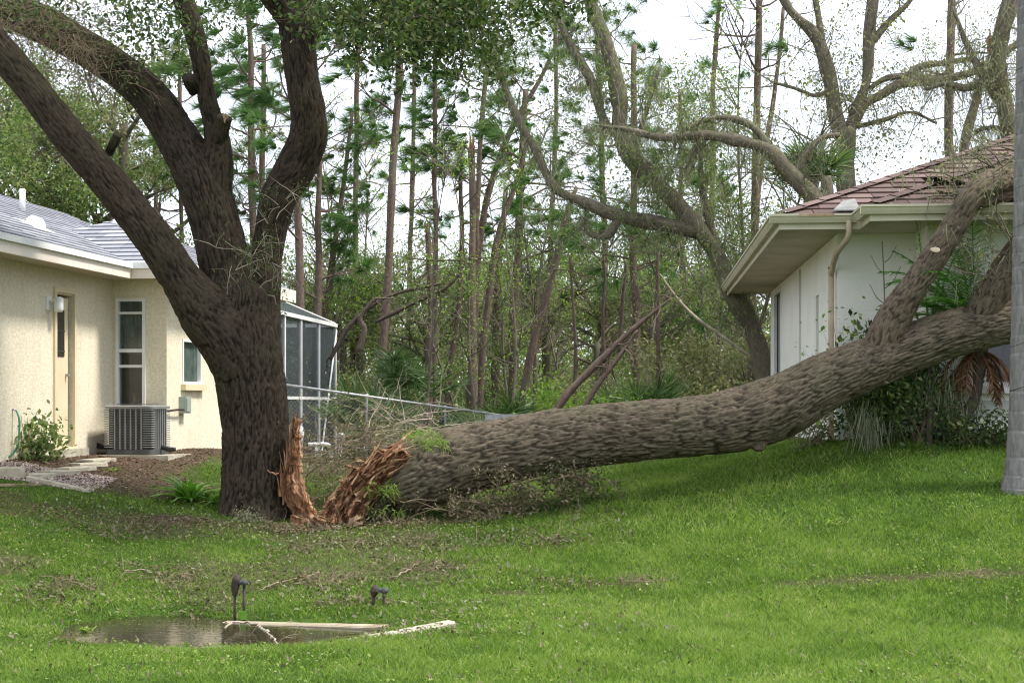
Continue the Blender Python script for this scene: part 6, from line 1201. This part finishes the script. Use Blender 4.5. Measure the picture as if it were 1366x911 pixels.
# ---------------------------------------------------------------- unseen oak crown, leaf clumps placed above the frame to shade the trunk
g = np.random.default_rng(55); cr_ = MB(); bb = MB(); N = 330; cc_ = np.stack([g.uniform(-4.6, 2.2, N), g.normal(16.4, .9, N), g.uniform(7.3, 10.5, N)], 1)
cc_ = cc_[fbm(cc_[:, 0] * .6, cc_[:, 1] * .6, 2, 2) > .40]; leaves(cr_, np.repeat(cc_, 46, 0) + g.normal(0, .3, (len(cc_) * 46, 3)) - OB, .10, g, .45); tag(cr_.build('crown', M['oakleaf'], oak), kind='stuff')
# ---------------------------------------------------------------- lawn: grass blades
g = np.random.default_rng(99); gm = MB()
def blades(n_, x0, x1, y0, y1, hh, ww, seed):
    g = np.random.default_rng(seed); y = y0 + (y1 - y0) * g.random(n_); x = x0 + (x1 - x0) * g.random(n_)
    k_ = np.abs(x) < .40 * y + 1.6; x, y = x[k_], y[k_]
    b_ = bare(x, y); n1 = fbm(x * 1.7, y * 1.7, 3, 3); k_ = g.random(len(x)) > b_ * .93; x, y, b_, n1 = x[k_], y[k_], b_[k_], n1[k_]; z = ground(x, y); k_ = (z > WZ - .015) | ((z > WZ - .09) & (fbm(x * 3, y * 3, 2, 2) > .5) & (g.random(len(x)) < .6));
    for (ax, ay, bx, by) in ((-2.32, 12.12, -.98, 11.72), (-1.62, 10.62, -.45, 11.25)):
        t_ = np.clip(((x - ax) * (bx - ax) + (y - ay) * (by - ay)) / ((bx - ax)**2 + (by - ay)**2), 0, 1); k_ &= np.hypot(x - ax - t_ * (bx - ax), y - ay - t_ * (by - ay)) > .13
    x, y, z, b_, n1 = x[k_], y[k_], z[k_], b_[k_], n1[k_]
    for (hx, hy, wx, wy) in ((-5.5, 20, .0, 0),): pass
    k_ = ~((x < -4.75) & (y > 17.4)) & ~((x > 3.9) & (y > 17.45)); x, y, z, b_, n1 = x[k_], y[k_], z[k_], b_[k_], n1[k_]
    z = np.where(z < WZ - .015, WZ - .02, z); n_ = len(x); d = unit(n_, g) * A(.55, .55, .1); d[:, 2] = 1; d /= np.linalg.norm(d, axis=1)[:, None]
    lush = sstep(-1.5, 1.5, x) * .5 + sstep(.35, .65, n1) * .5; h_ = hh * (.5 + .75 * lush) * g.uniform(.5, 1.4, n_) * (1 - .45 * b_); edge = np.exp(-((y - 10.0 - .3 * np.sin(x)) / .6)**2); h_ *= 1 + .35 * edge
    bend = unit(n_, g) * .5; bend[:, 2] = -.25; t_ = np.clip(.30 + .5 * (fbm(x * .5 + 3, y * .5, 7, 3) - .5) + .55 * (fbm(x * 3, y * 3, 1, 2) - .5) + g.normal(0, .24, n_) + .10 * lush + .02, 0, 1)
    strips(gm, np.stack([x, y, z - .005], 1), d, h_, ww, bend, g, 2, tint=t_)
blades(175000, -5.5, 5.5, 8.2, 11.5, .075, .0055, 1); blades(180000, -7, 7.5, 11.5, 15, .075, .007, 2); blades(150000, -8.5, 10, 15, 20.5, .085, .010, 3); blades(20000, -5, 8, 20.5, 30, .10, .016, 4)
tag(gm.build('grass', M['grass']), 'short lush green grass of the lawn', 'grass', None, 'stuff')

c = np.stack([g.uniform(-5, 7, 26000), g.uniform(8.5, 18, 26000), np.zeros(26000)], 1); c = c[(np.abs(c[:, 0]) < .37 * c[:, 1] + .5) & (fbm(c[:, 0] * 1.3, c[:, 1] * 1.3, 12, 3) > .5)]; c = c[~((c[:, 0] > 3.9) & (c[:, 1] > 17.4))]
c[:, 2] = ground(c[:, 0], c[:, 1]) + g.uniform(.015, .05, len(c)); c = c[c[:, 2] > WZ + .01]; m_ = MB(); leaves(m_, c, .024, g, .75, up=1.2); tag(m_.build('lawn_weeds', M['grass']), 'small round leaved weeds growing among the grass', 'weeds', None, 'stuff')
c = np.stack([g.uniform(-5, 7, 2600), g.uniform(8.5, 18, 2600), np.zeros(2600)], 1); c[:, 2] = ground(c[:, 0], c[:, 1]) + g.uniform(.03, .07, 2600); c = c[(c[:, 2] > WZ + .01) & ~((c[:, 0] > 3.9) & (c[:, 1] > 17.4))]; m_ = MB(); leaves(m_, c, .04, g, .4, up=1.5); tag(m_.build('scattered_dead_leaves', M['dryleaf']), 'single dead leaves scattered across the whole lawn', 'leaves', None, 'stuff')

c = np.stack([g.uniform(-3.6, -.9, 420), g.uniform(10.6, 12.3, 420), np.full(420, WZ + .004)], 1); c = c[(ground(c[:, 0], c[:, 1]) < WZ) & (fbm(c[:, 0] * 3, c[:, 1] * 3, 5, 2) > .48)]; m_ = MB(); leaves(m_, c, .035, g, .45, up=6); V_ = m_.V[0]; V_[:, 2] = WZ + .003 + np.abs(V_[:, 2] - WZ - .004) * .25; tag(m_.build('floating_leaves', M['dryleaf']), 'small dead leaves floating on the puddle', 'leaves', None, 'stuff')
